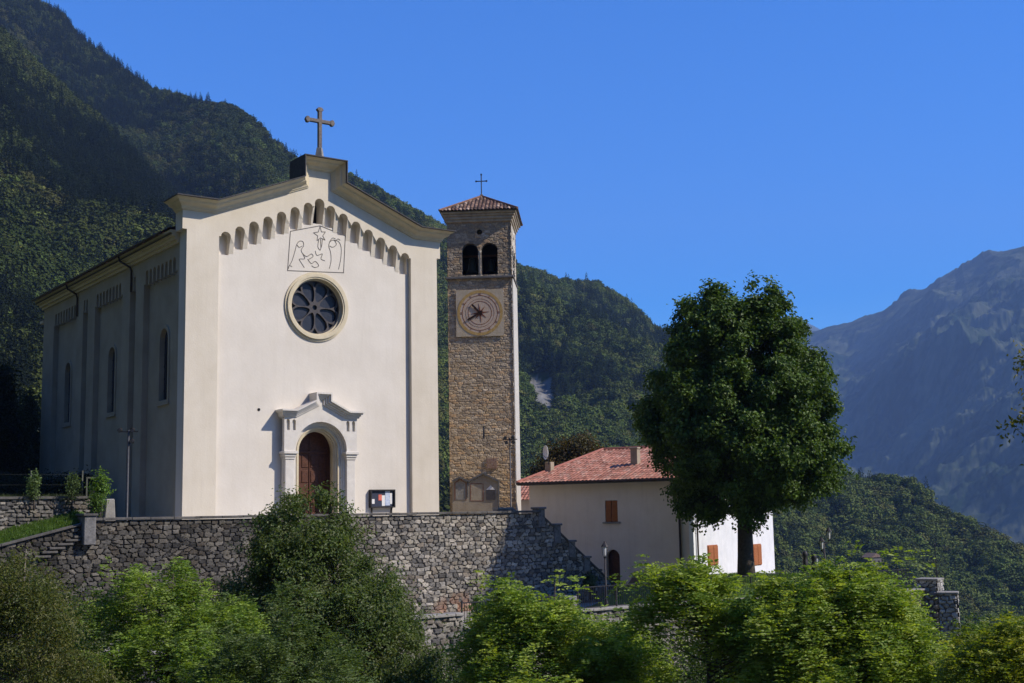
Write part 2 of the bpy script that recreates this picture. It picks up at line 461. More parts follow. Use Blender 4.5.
def make_tree(name, label, lobes, base, seed, n_cl, per, clr, leaf, cols, kind='leaf', trunk_r=.18, bark='bark', group=None, cat='tree',
              inner=.45, trans='leaf', clump=None, outline=None, stems=None, lean=(0, 0), limbs=26, twig=.4, limb_low=.18, limb_w=.5, lw=.55):
    """a tree as one thing: trunk (with limbs) and crown of separate leaves"""
    r = np.random.default_rng(seed)
    base = np.array(base, float)
    root = empty(name, base, 0, label, cat, group)
    lob = np.array(lobes, float); lob[:, :3] -= base
    if clump:
        nC, rC = clump
        if outline is not None:
            Cc, dc = outline_points(outline[0], outline[1], nC, r, rC*.8*F_PX/outline[1], base)
        else: Cc, dc, _k = clusters(lob, nC, r, inner)
        j = r.integers(0, nC, n_cl); dd = r.normal(size=(n_cl, 3)); dd[:, 2] += .35; dd /= np.linalg.norm(dd, axis=1, keepdims=True)
        RR = (rC*r.uniform(.6, 1.35, nC))[j][:, None]
        P = Cc[j]+dd*RR*np.array([1, 1, .72])*(.55+.45*r.random(n_cl))[:, None]
        d = dd*.9+dc[j]*.5; d /= np.linalg.norm(d, axis=1, keepdims=True)
        P = P+d*(r.exponential(rC*(.38 if kind == 'leaf' else .75), n_cl)*(r.random(n_cl) < .40))[:, None]
    else: P, d, k = clusters(lob, n_cl, r, inner)
    ccol = palette(r, n_cl, cols, .85, 1.15)
    if kind == 'leaf':
        idx = np.repeat(np.arange(n_cl), per)
        off = r.normal(size=(len(idx), 3))*clr
        off[:, 2] -= np.abs(off[:, 2])*.1
        C = P[idx]+off
        bias = d[idx]*1.5+np.array([0, 0, .9])
        V, Fc = leaf_quads(C, leaf*r.uniform(.7, 1.3, len(C)), leaf*lw*r.uniform(.8, 1.2, len(C)), r, bias)
        col = ccol[idx]*r.uniform(.75, 1.3, len(idx))[:, None]
    else:   # fronds: feathered compound leaves radiating from each twig end
        nf = per; pairs = 5
        idx = np.repeat(np.arange(n_cl), nf)
        fd = d[idx]*.6+r.normal(size=(len(idx), 3))*.8+np.array([0, 0, .25]); fd /= np.linalg.norm(fd, axis=1, keepdims=True)
        st = P[idx]+r.normal(size=(len(idx), 3))*clr*.35
        flen = clr*r.uniform(.8, 1.5, len(idx))
        sd = np.cross(fd, np.array([0, 0, 1.])); sd /= np.linalg.norm(sd, axis=1, keepdims=True)+1e-9
        Cs = []; Ds = []; Ii = []
        for q in range(pairs):
            t = (q+.6)/pairs
            mid = st+fd*(flen*t)[:, None]+np.array([0, 0, -1.])*(flen*.55*t*t)[:, None]
            for s_ in (-1, 1):
                Cs.append(mid+sd*s_*leaf*.55); Ds.append(sd*s_+fd*.35); Ii.append(idx)
        C = np.concatenate(Cs); D = np.concatenate(Ds); I2 = np.concatenate(Ii)
        V, Fc = leaf_quads(C, leaf*r.uniform(.8, 1.25, len(C)), leaf*lw, r, np.array([.35, -.35, .55])+r.normal(size=(len(C), 3))*.75, D, .08)
        col = ccol[I2]*r.uniform(.8, 1.25, len(I2))[:, None]
    crown = mesh_np('crown', V, Fc, M[trans], np.repeat(col, 4, 0), root)
    # trunk and limbs
    mb = MB()
    top = lob[:, :3].mean(0)
    top[2] = lob[:, 2].max()+lob[:, 5].max()*.2
    for st in (stems or [(0, 0)]):
        b0 = np.array([st[0], st[1], -.3])
        mid = np.array([top[0]*.35+lean[0], top[1]*.35+lean[1], top[2]*.5])
        path = [b0, b0*.6+np.array([0, 0, top[2]*.12]), b0*.2+mid*.5+np.array([0, 0, 0]), mid, (mid+top)/2+r.normal(size=3)*.1, top]
        path[2][2] = top[2]*.3
        mb.tube(path, [trunk_r*1.35, trunk_r*1.05, trunk_r*.9, trunk_r*.72, trunk_r*.4, trunk_r*.12], 9)
        pa = np.array(path)
        sel = r.choice(n_cl, min(limbs, n_cl), replace=False)
        for j in sel:
            e = P[j]; 
            ht = np.clip(e[2]-np.linalg.norm(e[:2])*.6, top[2]*limb_low, top[2]*.93)
            s0 = np.array([np.interp(ht, pa[:, 2], pa[:, a]) for a in range(3)])
            rad = np.interp(ht, pa[:, 2], [trunk_r*1.3, trunk_r, trunk_r*.9, trunk_r*.7, trunk_r*.4, trunk_r*.12])*limb_w
            m1 = s0*.55+e*.45+np.array([0, 0, -.08*np.linalg.norm(e-s0)])+r.normal(size=3)*.08
            mb.tube([s0, m1, e], [rad, rad*.55, rad*.12], 5, False)
            for _ in range(3):
                e2 = P[r.integers(n_cl)]
                if np.linalg.norm(e2-m1) < np.linalg.norm(e-s0)*.7:
                    mb.tube([m1, (m1+e2)/2+r.normal(size=3)*.06, e2], [rad*.45, rad*.28, rad*.08], 4, False)
    mb.build('trunk', M[bark], root, smooth=True)
    return root
#STRUCTURE
# ------------------------------------------------------------------ terrain
CH = Frame((-15.3903, 58.9663), 0.6193153)
def sst(x, a, b):
    t = np.clip((x-a)/(b-a), 0, 1); return t*t*(3-2*t)
# lower retaining wall line (world)
LW0 = np.array([-3.2, 46.6]); LW1 = np.array([21.25, 67.9])
LD = (LW1-LW0)/np.linalg.norm(LW1-LW0); LN = np.array([LD[1], -LD[0]])      # LN points towards the camera side
def g_height(X, Y):
    d = (X-LW0[0])*LN[0]+(Y-LW0[1])*LN[1]        # >0 in front of the lower wall
    z = -1.7-10.5*sst(Y, 3, 26)+3.2*sst(-d, -16, 0)
    z = z+1.2*(fbm(X*.06+50, Y*.06+50, 3, 3)-.45)
    z = z-60*sst(Y, 95, 330)*sst(X, -70, 10)-14*sst(X, 26, 60)
    left = sst(-X, 24, 90)*sst(Y, 25, 90)
    z = z*(1-left)+left*(2.+(-X-24)*.25)
    return z
def grid_obj(name, xs, ys, hf, mat_, col=None):
    X, Y = np.meshgrid(xs, ys); Z = hf(X, Y)
    V = np.stack([X, Y, Z], -1).reshape(-1, 3)
    n, m_ = X.shape; I = np.arange(n*m_).reshape(n, m_)
    Fc = np.stack([I[:-1, :-1], I[:-1, 1:], I[1:, 1:], I[1:, :-1]], -1).reshape(-1, 4)
    return mesh_np(name, V, Fc, mat_, col, None, True)
xs = np.unique(np.concatenate([np.linspace(-9000, -120, 25), np.linspace(-120, 120, 121), np.linspace(120, 9000, 25)]))
ys = np.unique(np.concatenate([np.linspace(-600, -30, 12), np.linspace(-30, 130, 81), np.linspace(130, 400, 20), np.linspace(400, 10000, 20)]))
tag(grid_obj('ground', xs, ys, g_height, M['soil']), kind='structure')

# piazza block, garden terrace, street terrace
pz = MB()
R540 = CH.w(16.15, -5.7, 0)
P_ = [CH.w(-5.2, -5.7, 0)[:2], R540[:2], at(536, 508, 70)[:2], at(529, 508, 80)[:2], at(527, 508, 100)[:2], CH.w(-5.2, 40, 0)[:2]]
pz.prism(P_, -10, 0, axis='z')
tag(pz.build('piazza', M['paving']), kind='structure')
st = MB()
Q0 = LW0-LN*.25; Q1 = LW1-LN*.25
a_ = at(1010, 560, 95)
st.prism([(-16, 44), (-9., 43.2), tuple(Q0), tuple(Q1), (20.7, 69.3), (17, 84), (-2, 92), tuple(R540[:2]+[.1, 0]), tuple(CH.w(0, -6.1, 0)[:2]), tuple(CH.w(-4, -6.1, 0)[:2])], -10, -3.75, axis='z')
tag(st.build('street', M['asphalt']), kind='structure')
# lawn round the big tree: a low mound behind the lower wall
lx = np.linspace(-6.5, 6.5, 60); ly = np.linspace(-3.0, 5.2, 40)
LX, LY = np.meshgrid(lx, ly)
lawn_c = at(752, 585, 62.6)
mound = 1.0*np.clip(1-(LX/6.4)**6, 0, 1)*np.clip(1-(np.abs(LY-1.1)/4.05)**6, 0, 1)+.05*fbm(LX*2+9, LY*2+9, 3, 2)
a45 = math.atan2(LD[1], LD[0])
WX = lawn_c[0]+LX*math.cos(a45)-LY*math.sin(a45); WY = lawn_c[1]+LX*math.sin(a45)+LY*math.cos(a45)
V = np.stack([WX, WY, -3.78+mound], -1).reshape(-1, 3); I = np.arange(LX.size).reshape(LX.shape)
tag(mesh_np('lawn', V, np.stack([I[:-1, :-1], I[:-1, 1:], I[1:, 1:], I[1:, :-1]], -1).reshape(-1, 4), M['grass'], None, None, True), kind='structure')

# ------------------------------------------------------------------ mountains
def catmull(P, n):
    P = np.array(P, float); t = np.linspace(0, len(P)-1, n)
    return np.stack([np.interp(t, np.arange(len(P)), P[:, a]) for a in range(P.shape[1])], -1)
mt_forest, nt, b = nodes('wooded_slope')
N = nt.nodes; L = nt.links
at_ = N.new('ShaderNodeAttribute'); at_.attribute_name = 'Col'; L.new(at_.outputs['Color'], b.inputs['Base Color'])
b.inputs['Roughness'].default_value = 1; b.inputs['Specular IOR Level'].default_value = 0
def mountain(name, crest, base, ns, nt_, amp, nscale, seed, cols, rock=None, prof=1.15, spurs=(0, 1), down=6., fine=.2):
    """crest: (px, py, Y) points of the ridge line; base: (px, Y, z) foot of the near face. Real slope, with a far side too"""
    c = np.array([at(p[0], p[1], p[2]) for p in crest]); c[:, 2] -= down
    bs = []
    for (px, Y, z) in base:
        q = at(px, 400, Y); bs.append([q[0], q[1], z])
    cr = catmull(c, ns); ba = catmull(bs, ns)
    k = 3 if fine > .5 else max(3, ns//60)|1
    ker = np.ones(k)/k
    for a in range(2):
        ba[:, a] = np.convolve(np.pad(ba[:, a], k//2, 'edge'), ker, 'valid')
        cr[:, a] = np.convolve(np.pad(cr[:, a], k//2, 'edge'), ker, 'valid')
    T = np.concatenate([np.linspace(0, 1, nt_), 1+np.linspace(0, 1, nt_//4)[1:]])
    S = np.arange(ns)
    TT, SS = np.meshgrid(T, S)
    front = np.minimum(TT, 1)
    back = np.clip(TT-1, 0, 1)
    w = ba[:, None, :]*(1-front)[..., None]+cr[:, None, :]*front[..., None]
    zz = ba[:, None, 2]+(cr[:, None, 2]-ba[:, None, 2])*front**prof
    dirv = cr-ba; dirv[:, 2] = 0
    w = w+dirv[:, None, :]*back[..., None]
    zz = zz-(cr[:, None, 2]-ba[:, None, 2])*.85*back
    env = np.sin(np.pi*np.clip(front, 0, 1)*.93+.1)*(back == 0)+.5*(back > 0)
    env = np.clip(env, .04, 1)
    x, y = w[..., 0]/nscale, w[..., 1]/nscale
    n1 = fbm(x+50, y+50, 5, seed)
    rid = 1-np.abs(2*fbm(x*spurs[1]+20, y*spurs[1]*.4+20, 4, seed+3)-1)*1.6
    dz = amp*((n1-.48)*1.4+spurs[0]*(rid-.6))*env
    dz = dz+amp*fine*(fbm(x*6, y*6, 5, seed+8)-.45)*np.clip(env, .05 if fine > .5 else .12, 1)
    if fine > .5: dz = dz+amp*.20*(.5-np.abs(2*fbm(x*9+5, y*9, 5, seed+19)-1)*1.3)*np.clip(env, .05, 1)
    Wp = np.stack([w[..., 0], w[..., 1], zz+dz], -1)
    tone = fbm(x*3+7, y*3+7, 4, seed+11)
    if fine > .5: tone = np.clip(.5+(fbm(x*5, y*5, 5, seed+1)-.47)*2+(fbm(x*45, y*45, 2, seed+2)-.4)*1.5, 0, 1)
    cols = np.array(cols)
    col = cols[0]*(1-tone[..., None])+cols[1]*tone[..., None]
    rk = np.zeros(tone.shape)
    if rock is not None:
        px, py = proj(Wp.reshape(-1, 3)); px = px.reshape(tone.shape); py = py.reshape(tone.shape)
        for (qx, qy, rx, ry) in rock:
            rk = np.maximum(rk, 1-((px-qx)/rx)**2-((py-qy)/ry)**2+(fbm(x*20, y*20, 3, 5)-.5)*1.6)
        m_ = (rk > .35)[..., None]
        col = np.where(m_, np.array([.19, .185, .17])*(.25+1.3*fbm(x*70, y*110, 4, 5))[..., None], col)
    I = np.arange(Wp.shape[0]*Wp.shape[1]).reshape(Wp.shape[:2])
    Fc = np.stack([I[:-1, :-1], I[1:, :-1], I[1:, 1:], I[:-1, 1:]], -1).reshape(-1, 4)
    o = mesh_np(name, Wp.reshape(-1, 3), Fc, mt_forest, col.reshape(-1, 3), None, True)
    tag(o, kind='structure')
    return Wp, TT, rk
G1, G2 = (.022, .034, .012), (.05, .065, .02)
ridgeB = [(-700, -640, 650), (-420, -380, 720), (-200, -190, 800), (-60, -70, 880), (0, -24, 930), (38, 2, 960), (60, 14, 960), (78, 34, 950), (100, 50, 930), (125, 68, 900), (150, 84, 870), (175, 90, 850), (200, 98, 820),
          (232, 104, 790), (250, 116, 770), (270, 140, 750), (295, 157, 740), (330, 170, 735), (360, 183, 740), (400, 203, 760), (440, 222, 790), (480, 242, 820), (517, 262, 850), (545, 272, 870), (575, 282, 890),
          (600, 290, 905), (630, 306, 920), (652, 328, 925), (668, 332, 920), (700, 352, 890), (760, 405, 820), (830, 468, 740), (858, 482, 710), (890, 494, 680), (912, 506, 660), (940, 530, 620), (965, 542, 590), (990, 552, 560), (1024, 572, 530), (1080, 600, 480), (1160, 625, 430)]
ridgeB = [(a, b, y*1.2) for a, b, y in ridgeB]
baseB = [(-700, 330, 60), (-200, 420, 90), (60, 520, 100), (200, 520, 60), (300, 330, 0), (420, 290, -25), (520, 300, -45), (650, 300, -55), (780, 270, -60), (900, 230, -60), (1024, 200, -55), (1160, 180, -50)]
WB, TB, RB = mountain('wooded_hill', ridgeB, baseB, 420, 150, 75, 160, 3, (G1, G2), rock=[(543, 404, 17, 26), (531, 388, 11, 18), (548, 385, 9, 9)], spurs=(.35, 1.0), prof=1.1, down=6.5)
ridgeA = [(-900, -420, 330), (-500, -250, 400), (-200, -110, 450), (-60, -10, 480), (0, 30, 500), (30, 62, 500), (67, 96, 495), (102, 122, 485), (120, 143, 475), (141, 164, 465), (165, 190, 450), (200, 222, 430), (260, 290, 400), (330, 360, 370), (420, 430, 340), (500, 474, 320)]
ridgeA = [(a, b, y*1.45) for a, b, y in ridgeA]
baseA = [(-900, 160, 10), (-400, 190, 6), (-100, 215, 4), (40, 230, 2), (160, 240, 0), (300, 250, -5), (420, 260, -15), (500, 270, -20)]
WA, TA, RA = mountain('wooded_spur', ridgeA, baseA, 300, 120, 40, 90, 21, (G1, G2), rock=[(45, 255, 12, 14), (62, 228, 8, 8), (30, 285, 8, 8), (66, 150, 9, 5), (48, 240, 10, 14)], spurs=(.3, 1.2), prof=1.0, down=7)
# unseen hillside added left and behind, blocks sky light to deepen the shade
def shade_hill():
    ph = np.radians(np.linspace(122, 326, 150)); rr = np.linspace(0, 1, 70)
    PH, RR = np.meshgrid(ph, rr)
    r0 = 95+25*np.sin(PH*2); edge = sst(PH, math.radians(122), math.radians(140))*(1-sst(PH, math.radians(308), math.radians(326)))
    Rr = r0+RR*520
    Z_ = -6+edge*RR**.85*410*(1+.25*(fbm(PH*5, RR*4, 4, 3)-.5))-(1-edge)*8
    V = np.stack([-8+Rr*np.cos(PH), 25+Rr*np.sin(PH), Z_], -1).reshape(-1, 3)
    I = np.arange(PH.size).reshape(PH.shape)
    Fc = np.stack([I[:-1, :-1], I[:-1, 1:], I[1:, 1:], I[1:, :-1]], -1).reshape(-1, 4)
    tag(mesh_np('sky_block_hillside', V, Fc, M['soil'], None, None, True), kind='structure')
shade_hill()
E1, E2 = (.014, .030, .014), (.085, .095, .060)
ridgeE = [(500, 420, 7200), (620, 385, 6600), (700, 368, 6300), (780, 345, 6000), (815, 331, 5700), (835, 325, 5600), (850, 323, 5500), (868, 316, 5400), (885, 311, 5300), (900, 302, 5200), (915, 296, 5100), (928, 288, 5050), (940, 279, 5000), (947, 275, 5000), (955, 273, 4950),
          (962, 269, 4900), (972, 266, 4850), (982, 261, 4800), (992, 256, 4750), (1003, 253, 4700), (1014, 250, 4650), (1030, 245, 4600), (1080, 228, 4400), (1200, 215, 4000), (1400, 190, 3600)]
baseE = [(500, 3000, -150), (700, 2700, -150), (850, 2400, -150), (1000, 2000, -140), (1200, 1700, -120), (1400, 1500, -100)]
mountain('far_mountain', ridgeE, baseE, 640, 320, 150, 620, 44, (E1, E2), spurs=(.8, 1.3), prof=1.1, down=0, fine=.7)
ridgeF = [(640, 360, 9000), (760, 335, 9000), (790, 325, 9000), (800, 321, 9000), (808, 323, 9000), (822, 330, 9000), (860, 345, 9000), (1000, 400, 9000)]
mountain('distant_peak', ridgeF, [(640, 6500, -100), (1000, 6500, -100)], 120, 50, 200, 900, 70, (E1, E2), spurs=(.5, 1), down=0)

# air: one closed box of even haze
hz = MB().box(-9800, 9800, -900, 9990, -175, 2300)
hm = bpy.data.materials.new('air_haze'); hm.use_nodes = True
nt = hm.node_tree; nt.nodes.clear()
ho = nt.nodes.new('ShaderNodeOutputMaterial'); hv = nt.nodes.new('ShaderNodeVolumePrincipled')
hv.inputs['Color'].default_value = (.34, .55, 1.0, 1); hv.inputs['Density'].default_value = 1.02e-4; hv.inputs['Anisotropy'].default_value = 0.0
nt.links.new(hv.outputs[0], ho.inputs['Volume'])
tag(hz.build('haze', hm), kind='stuff')

# ------------------------------------------------------------------ forest
def proto_broad(seed):
    r = np.random.default_rng(seed)
    lob = [[0, 0, .55, .42, .42, .40]]
    for _ in range(7):
        a = r.uniform(0, 6.28); q = r.uniform(.10, .28); z = r.uniform(.38, .80)
        lob.append([q*math.cos(a), q*math.sin(a), z, *(r.uniform(.16, .28, 3))])
    P, d, k = clusters(lob, 520, r, .62)
    V, Fc = leaf_quads(P, r.uniform(.08, .14, len(P)), r.uniform(.07, .12, len(P)), r, d*4+np.array([0, 0, 1.]))
    return V, Fc
def proto_conifer(seed):
    r = np.random.default_rng(seed)
    n = 420; z = r.random(n)**1.25; rad = (1-z)*.23+.015
    a = r.uniform(0, 6.28, n); rr = rad*r.uniform(.5, 1, n)*(1+.25*np.sin(z*38))
    P = np.stack([rr*np.cos(a), rr*np.sin(a), .08+z*.95], -1)
    d = np.stack([np.cos(a), np.sin(a), -.35+0*a], -1)
    V, Fc = leaf_quads(P, r.uniform(.07, .14, n)*(1.15-z), .06*(1.15-z)+.01, r, np.array([0, 0, .9])+d*2.2, d+r.normal(size=(n, 3))*.2)
    return V, Fc
PROTOS = []
pr_r = np.random.default_rng(5)
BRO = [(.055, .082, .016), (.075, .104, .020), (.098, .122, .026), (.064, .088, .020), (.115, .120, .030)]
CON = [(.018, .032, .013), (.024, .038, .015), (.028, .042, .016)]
for i in range(5):
    PROTOS.append((*proto_broad(100+i), 'b', BRO[i]))
for i in range(3):
    PROTOS.append((*proto_conifer(200+i), 'c', CON[i]))
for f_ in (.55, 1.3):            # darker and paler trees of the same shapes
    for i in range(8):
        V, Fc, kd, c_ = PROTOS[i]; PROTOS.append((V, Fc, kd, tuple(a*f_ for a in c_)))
def surface_points(W, TT, rk, n, seed, pxr=(-60, 1090)):
    r = np.random.default_rng(seed)
    A = W[:-1, :-1].reshape(-1, 3); B = W[1:, :-1].reshape(-1, 3); D = W[:-1, 1:].reshape(-1, 3); E_ = W[1:, 1:].reshape(-1, 3)
    cr = np.linalg.norm(np.cross(B-A, D-A), axis=1)
    cen = (A+E_)/2; px, py = proj(cen)
    t = TT[:-1, :-1].ravel(); k = rk[:-1, :-1].ravel()
    nrm = np.cross(B-A, D-A); nrm *= np.sign(nrm[:, 2:3]); toC = -cen; face = (nrm*toC).sum(1) > 0
    ok = (px > pxr[0]) & (px < pxr[1]) & (t < 1.04) & (py < 660) & (py > -60) & (k < .25) & (face | (t > .93))
    wt = cr*ok/np.linalg.norm(cen, axis=1)**.3; wt = wt/wt.sum()
    i = r.choice(len(A), n, p=wt); a, b_ = r.random(n)[:, None], r.random(n)[:, None]
    return A[i]*(1-a)*(1-b_)+B[i]*a*(1-b_)+D[i]*(1-a)*b_+E_[i]*a*b_
PB = surface_points(WB, TB, RB, 42000, 1)
PA = surface_points(WA, TA, RA, 24000, 2, (-60, 560))
PTS = np.concatenate([PB, PA])
r = np.random.default_rng(9)
n = len(PTS)
fn = fbm(PTS[:, 0]/70+40, PTS[:, 1]/70+40, 3, 31)
conif = (fn+r.normal(size=n)*.09+np.where(np.arange(n) >= len(PB), .10, np.where(PTS[:, 0] < -150, .03, -.12))) > .50
pid = np.where(conif, 5+r.integers(0, 3, n), r.integers(0, 5, n))
# patches of one kind of tree
pid = np.where((~conif) & (r.random(n) < .6), (vnoise(PTS[:, 0]/45, PTS[:, 1]/45, 77)*4.99).astype(int), pid)
size = np.where(conif, r.uniform(8.5, 17, n), r.uniform(4.8, 10.5, n))
wide = np.where(conif, r.uniform(.8, 1.1, n), r.uniform(.85, 1.3, n))
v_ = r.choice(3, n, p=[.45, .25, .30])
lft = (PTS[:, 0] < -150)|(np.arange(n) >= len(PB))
v_ = np.where(lft & (r.random(n) < .90), 1, v_)  # left slope mostly gets the darker copies, its shade put into the tree colour
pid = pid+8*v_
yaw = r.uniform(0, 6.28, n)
# the largest in view become trees of their own
px, py = proj(PTS); app = size/PTS[:, 1]
def seen(px, py):
    ok = (px > 2) & (px < 1022) & (py > 5)
    church = (px > 36) & (px < 445) & (py > np.interp(px, [36, 180, 320, 445], [290, 195, 150, 225]))
    tower = (px > 440) & (px < 522); house = (px > 520) & (px < 780) & (py > 445); tree = (px > 640) & (px < 850) & (py > 290) & (py < 560)
    return ok & ~church & ~tower & ~house & ~tree & (py < 590) & ~((px < 70) & (py > 380))
score = app*seen(px, py)
order = np.argsort(-score)[:250]
pick = np.zeros(n, bool); pick[order] = True
for kk, (V, Fc, kind, col) in enumerate(PROTOS):
    pass
solo = {}
r2 = np.random.default_rng(12)
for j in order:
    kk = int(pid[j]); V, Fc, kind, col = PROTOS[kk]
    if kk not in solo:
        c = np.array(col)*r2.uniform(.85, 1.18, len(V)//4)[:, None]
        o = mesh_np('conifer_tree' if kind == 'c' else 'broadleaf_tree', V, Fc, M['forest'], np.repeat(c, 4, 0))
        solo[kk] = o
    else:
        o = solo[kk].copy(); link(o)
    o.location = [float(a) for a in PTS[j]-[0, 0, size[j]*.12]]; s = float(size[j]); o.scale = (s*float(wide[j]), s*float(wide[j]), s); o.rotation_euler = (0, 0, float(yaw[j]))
    tag(o, 'slender dark conifer among the trees of the wooded mountainside' if kind == 'c' else 'rounded green broadleaf tree among the trees of the wooded mountainside',
        'tree', 'conifers on the wooded mountainside' if kind == 'c' else 'broadleaf trees on the wooded mountainside')
# the rest: one object, instanced through geometry nodes from its own mesh
keep = ~pick
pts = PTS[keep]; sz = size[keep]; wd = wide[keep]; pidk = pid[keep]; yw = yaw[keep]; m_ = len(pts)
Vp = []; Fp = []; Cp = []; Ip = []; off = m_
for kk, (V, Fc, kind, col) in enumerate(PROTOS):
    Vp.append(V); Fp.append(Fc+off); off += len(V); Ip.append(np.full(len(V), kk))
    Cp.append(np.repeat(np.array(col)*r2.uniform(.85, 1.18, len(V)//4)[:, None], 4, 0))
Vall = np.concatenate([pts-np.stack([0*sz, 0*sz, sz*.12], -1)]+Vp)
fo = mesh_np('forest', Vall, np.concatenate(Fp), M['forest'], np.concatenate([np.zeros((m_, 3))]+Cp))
me = fo.data
def attr(nm, typ, vals):
    a = me.attributes.new(nm, typ, 'POINT'); a.data.foreach_set('vector' if typ == 'FLOAT_VECTOR' else 'value', np.ascontiguousarray(vals).ravel())
attr('proto', 'INT', np.concatenate([np.full(m_, -1)]+Ip).astype(np.int32))
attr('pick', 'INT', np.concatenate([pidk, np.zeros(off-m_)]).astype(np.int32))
attr('size', 'FLOAT_VECTOR', np.concatenate([np.stack([sz*wd, sz*wd, sz], -1), np.ones((off-m_, 3))]).astype(np.float32))
attr('yaw', 'FLOAT_VECTOR', np.concatenate([np.stack([0*yw, 0*yw, yw], -1), np.zeros((off-m_, 3))]).astype(np.float32))
ng = bpy.data.node_groups.new('scatter', 'GeometryNodeTree')
ng.interface.new_socket('Geometry', in_out='INPUT', socket_type='NodeSocketGeometry')
ng.interface.new_socket('Geometry', in_out='OUTPUT', socket_type='NodeSocketGeometry')
gi = ng.nodes.new('NodeGroupInput'); go = ng.nodes.new('NodeGroupOutput')
def named(nm, typ):
    q = ng.nodes.new('GeometryNodeInputNamedAttribute'); q.data_type = typ; q.inputs['Name'].default_value = nm; return q.outputs[0]
sep = ng.nodes.new('GeometryNodeSeparateGeometry'); sep.domain = 'POINT'
cmp_ = ng.nodes.new('FunctionNodeCompare'); cmp_.data_type = 'INT'; cmp_.operation = 'LESS_THAN'
ng.links.new(named('proto', 'INT'), cmp_.inputs[2]); cmp_.inputs[3].default_value = 0
ng.links.new(gi.outputs[0], sep.inputs[0]); ng.links.new(cmp_.outputs[0], sep.inputs['Selection'])
spl = ng.nodes.new('GeometryNodeSplitToInstances'); spl.domain = 'POINT'
ng.links.new(sep.outputs[1], spl.inputs[0]); ng.links.new(named('proto', 'INT'), spl.inputs['Group ID'])
iop = ng.nodes.new('GeometryNodeInstanceOnPoints'); iop.inputs['Pick Instance'].default_value = True
ng.links.new(sep.outputs[0], iop.inputs['Points']); ng.links.new(spl.outputs[0], iop.inputs['Instance'])
ng.links.new(named('pick', 'INT'), iop.inputs['Instance Index']); ng.links.new(named('size', 'FLOAT_VECTOR'), iop.inputs['Scale'])
ng.links.new(named('yaw', 'FLOAT_VECTOR'), iop.inputs['Rotation'])
ng.links.new(iop.outputs[0], go.inputs[0])
md = fo.modifiers.new('scatter', 'NODES'); md.node_group = ng
tag(fo, kind='stuff')
#BUILDINGS
# ------------------------------------------------------------------ church
church = empty('church', CH.w(0, 0, 0), CH.th, 'cream plastered church with rose window, stepped gable and blind arcades', 'church')
def arc(cx, cz, r, a0, a1, n=12):
    return [(cx+r*math.cos(math.radians(a0+(a1-a0)*i/n)), cz+r*math.sin(math.radians(a0+(a1-a0)*i/n))) for i in range(n+1)]
def arched(cx, z0, zs, r, n=12):
    """opening outline: jambs from z0 to spring zs, round head"""
    return [(cx-r, z0), (cx+r, z0)] + arc(cx, zs, r, 0, 180, n)
def offset_path(P, d):
    """mitred offset of an open polyline to its right-hand (lower) side for left-to-right paths"""
    P = [np.array(p, float) for p in P]; out = []
    for i in range(len(P)):
        ns = []
        if i > 0: t = P[i]-P[i-1]; t /= np.linalg.norm(t); ns.append(np.array([t[1], -t[0]]))
        if i < len(P)-1: t = P[i+1]-P[i]; t /= np.linalg.norm(t); ns.append(np.array([t[1], -t[0]]))
        if len(ns) == 1: out.append(P[i]+ns[0]*d)
        else:
            b_ = ns[0]+ns[1]; b_ /= np.linalg.norm(b_); out.append(P[i]+b_*d/max(.3, b_@ns[0]))
    return [tuple(q) for q in out]
TOPP = [(-.22, 15.97), (1.31, 15.97), (5.80, 17.76), (5.80, 18.89), (8.20, 18.89), (8.20, 17.76), (12.69, 15.97), (14.22, 15.97)]
wall_top = offset_path(TOPP, .10)
rose_c = (6.97, 11.32); rose_r = 1.45
hole_rose = [(rose_c[0]+rose_r*math.cos(a), rose_c[1]+rose_r*math.sin(a)) for a in np.linspace(0, 2*math.pi, 48, endpoint=False)]
hole_niche = arched(7.0, 15.62, 16.62, .27)
hole_door = arched(7.0, -.05, 4.05, 1.2, 16)
back = [(0, -.1), (14, -.1), (14, 14.5), (14.22, 14.5)] + [p for p in reversed(wall_top)] + [(-.22, 14.5), (0, 14.5)]
arches_u = [1.97, 2.70, 3.43, 4.17, 4.90, 5.64, 6.37]
at_z = [14.59, 14.93, 15.27, 15.61, 15.95, 16.28, 16.60]
ra = .25
niches = []
for c_, z_ in zip(arches_u, at_z):
    for cc in (c_, 14-c_): niches.append([(cc-ra+.004, z_-1.10), (cc+ra-.004, z_-1.10)]+arc(cc, z_-ra, ra-.004, 0, 180, 10))
mb = MB(); mb.prism(back, .25, 0.90, niches+[hole_rose, hole_niche, [(p[0], p[1]+.1) for p in hole_door]])
for c_, z_ in zip(arches_u, at_z):
    for cc in (c_, 14-c_): mb.box(cc-.33, cc+.33, .50, .56, z_-1.2, z_+.08)
facade = mb.build('facade', M['plaster'], church, bevel=0)
# raised band: pilasters, and the Lombard arcade hanging between them
pu = 1.62
ra = .25
low = [(pu, -.1), (pu, at_z[0]-ra)]
def head(c, zt): return arc(c, zt-ra, ra, 180, 0, 10)
for c, zt in zip(arches_u, at_z): low += head(c, zt)
low += [(6.37+ra, 16.45), (7-.27, 16.45), (7-.27, 16.62)] + arc(7, 16.62, .27, 180, 0, 10) + [(7.27, 16.45), (14-6.37-ra, 16.45)]
for c, zt in zip(reversed(arches_u), reversed(at_z)): low += head(14-c, zt)
low += [(14-pu, at_z[0]-ra), (14-pu, -.1)]
clean = [low[0]]
for p in low[1:]:
    if abs(p[0]-clean[-1][0])+abs(p[1]-clean[-1][1]) > 1e-4: clean.append(p)
front = clean + [(14, -.1), (14, 14.5), (14.22, 14.5)] + [p for p in reversed(wall_top)] + [(-.22, 14.5), (0, 14.5), (0, -.1)]
fb = MB().prism(front, 0, .249)
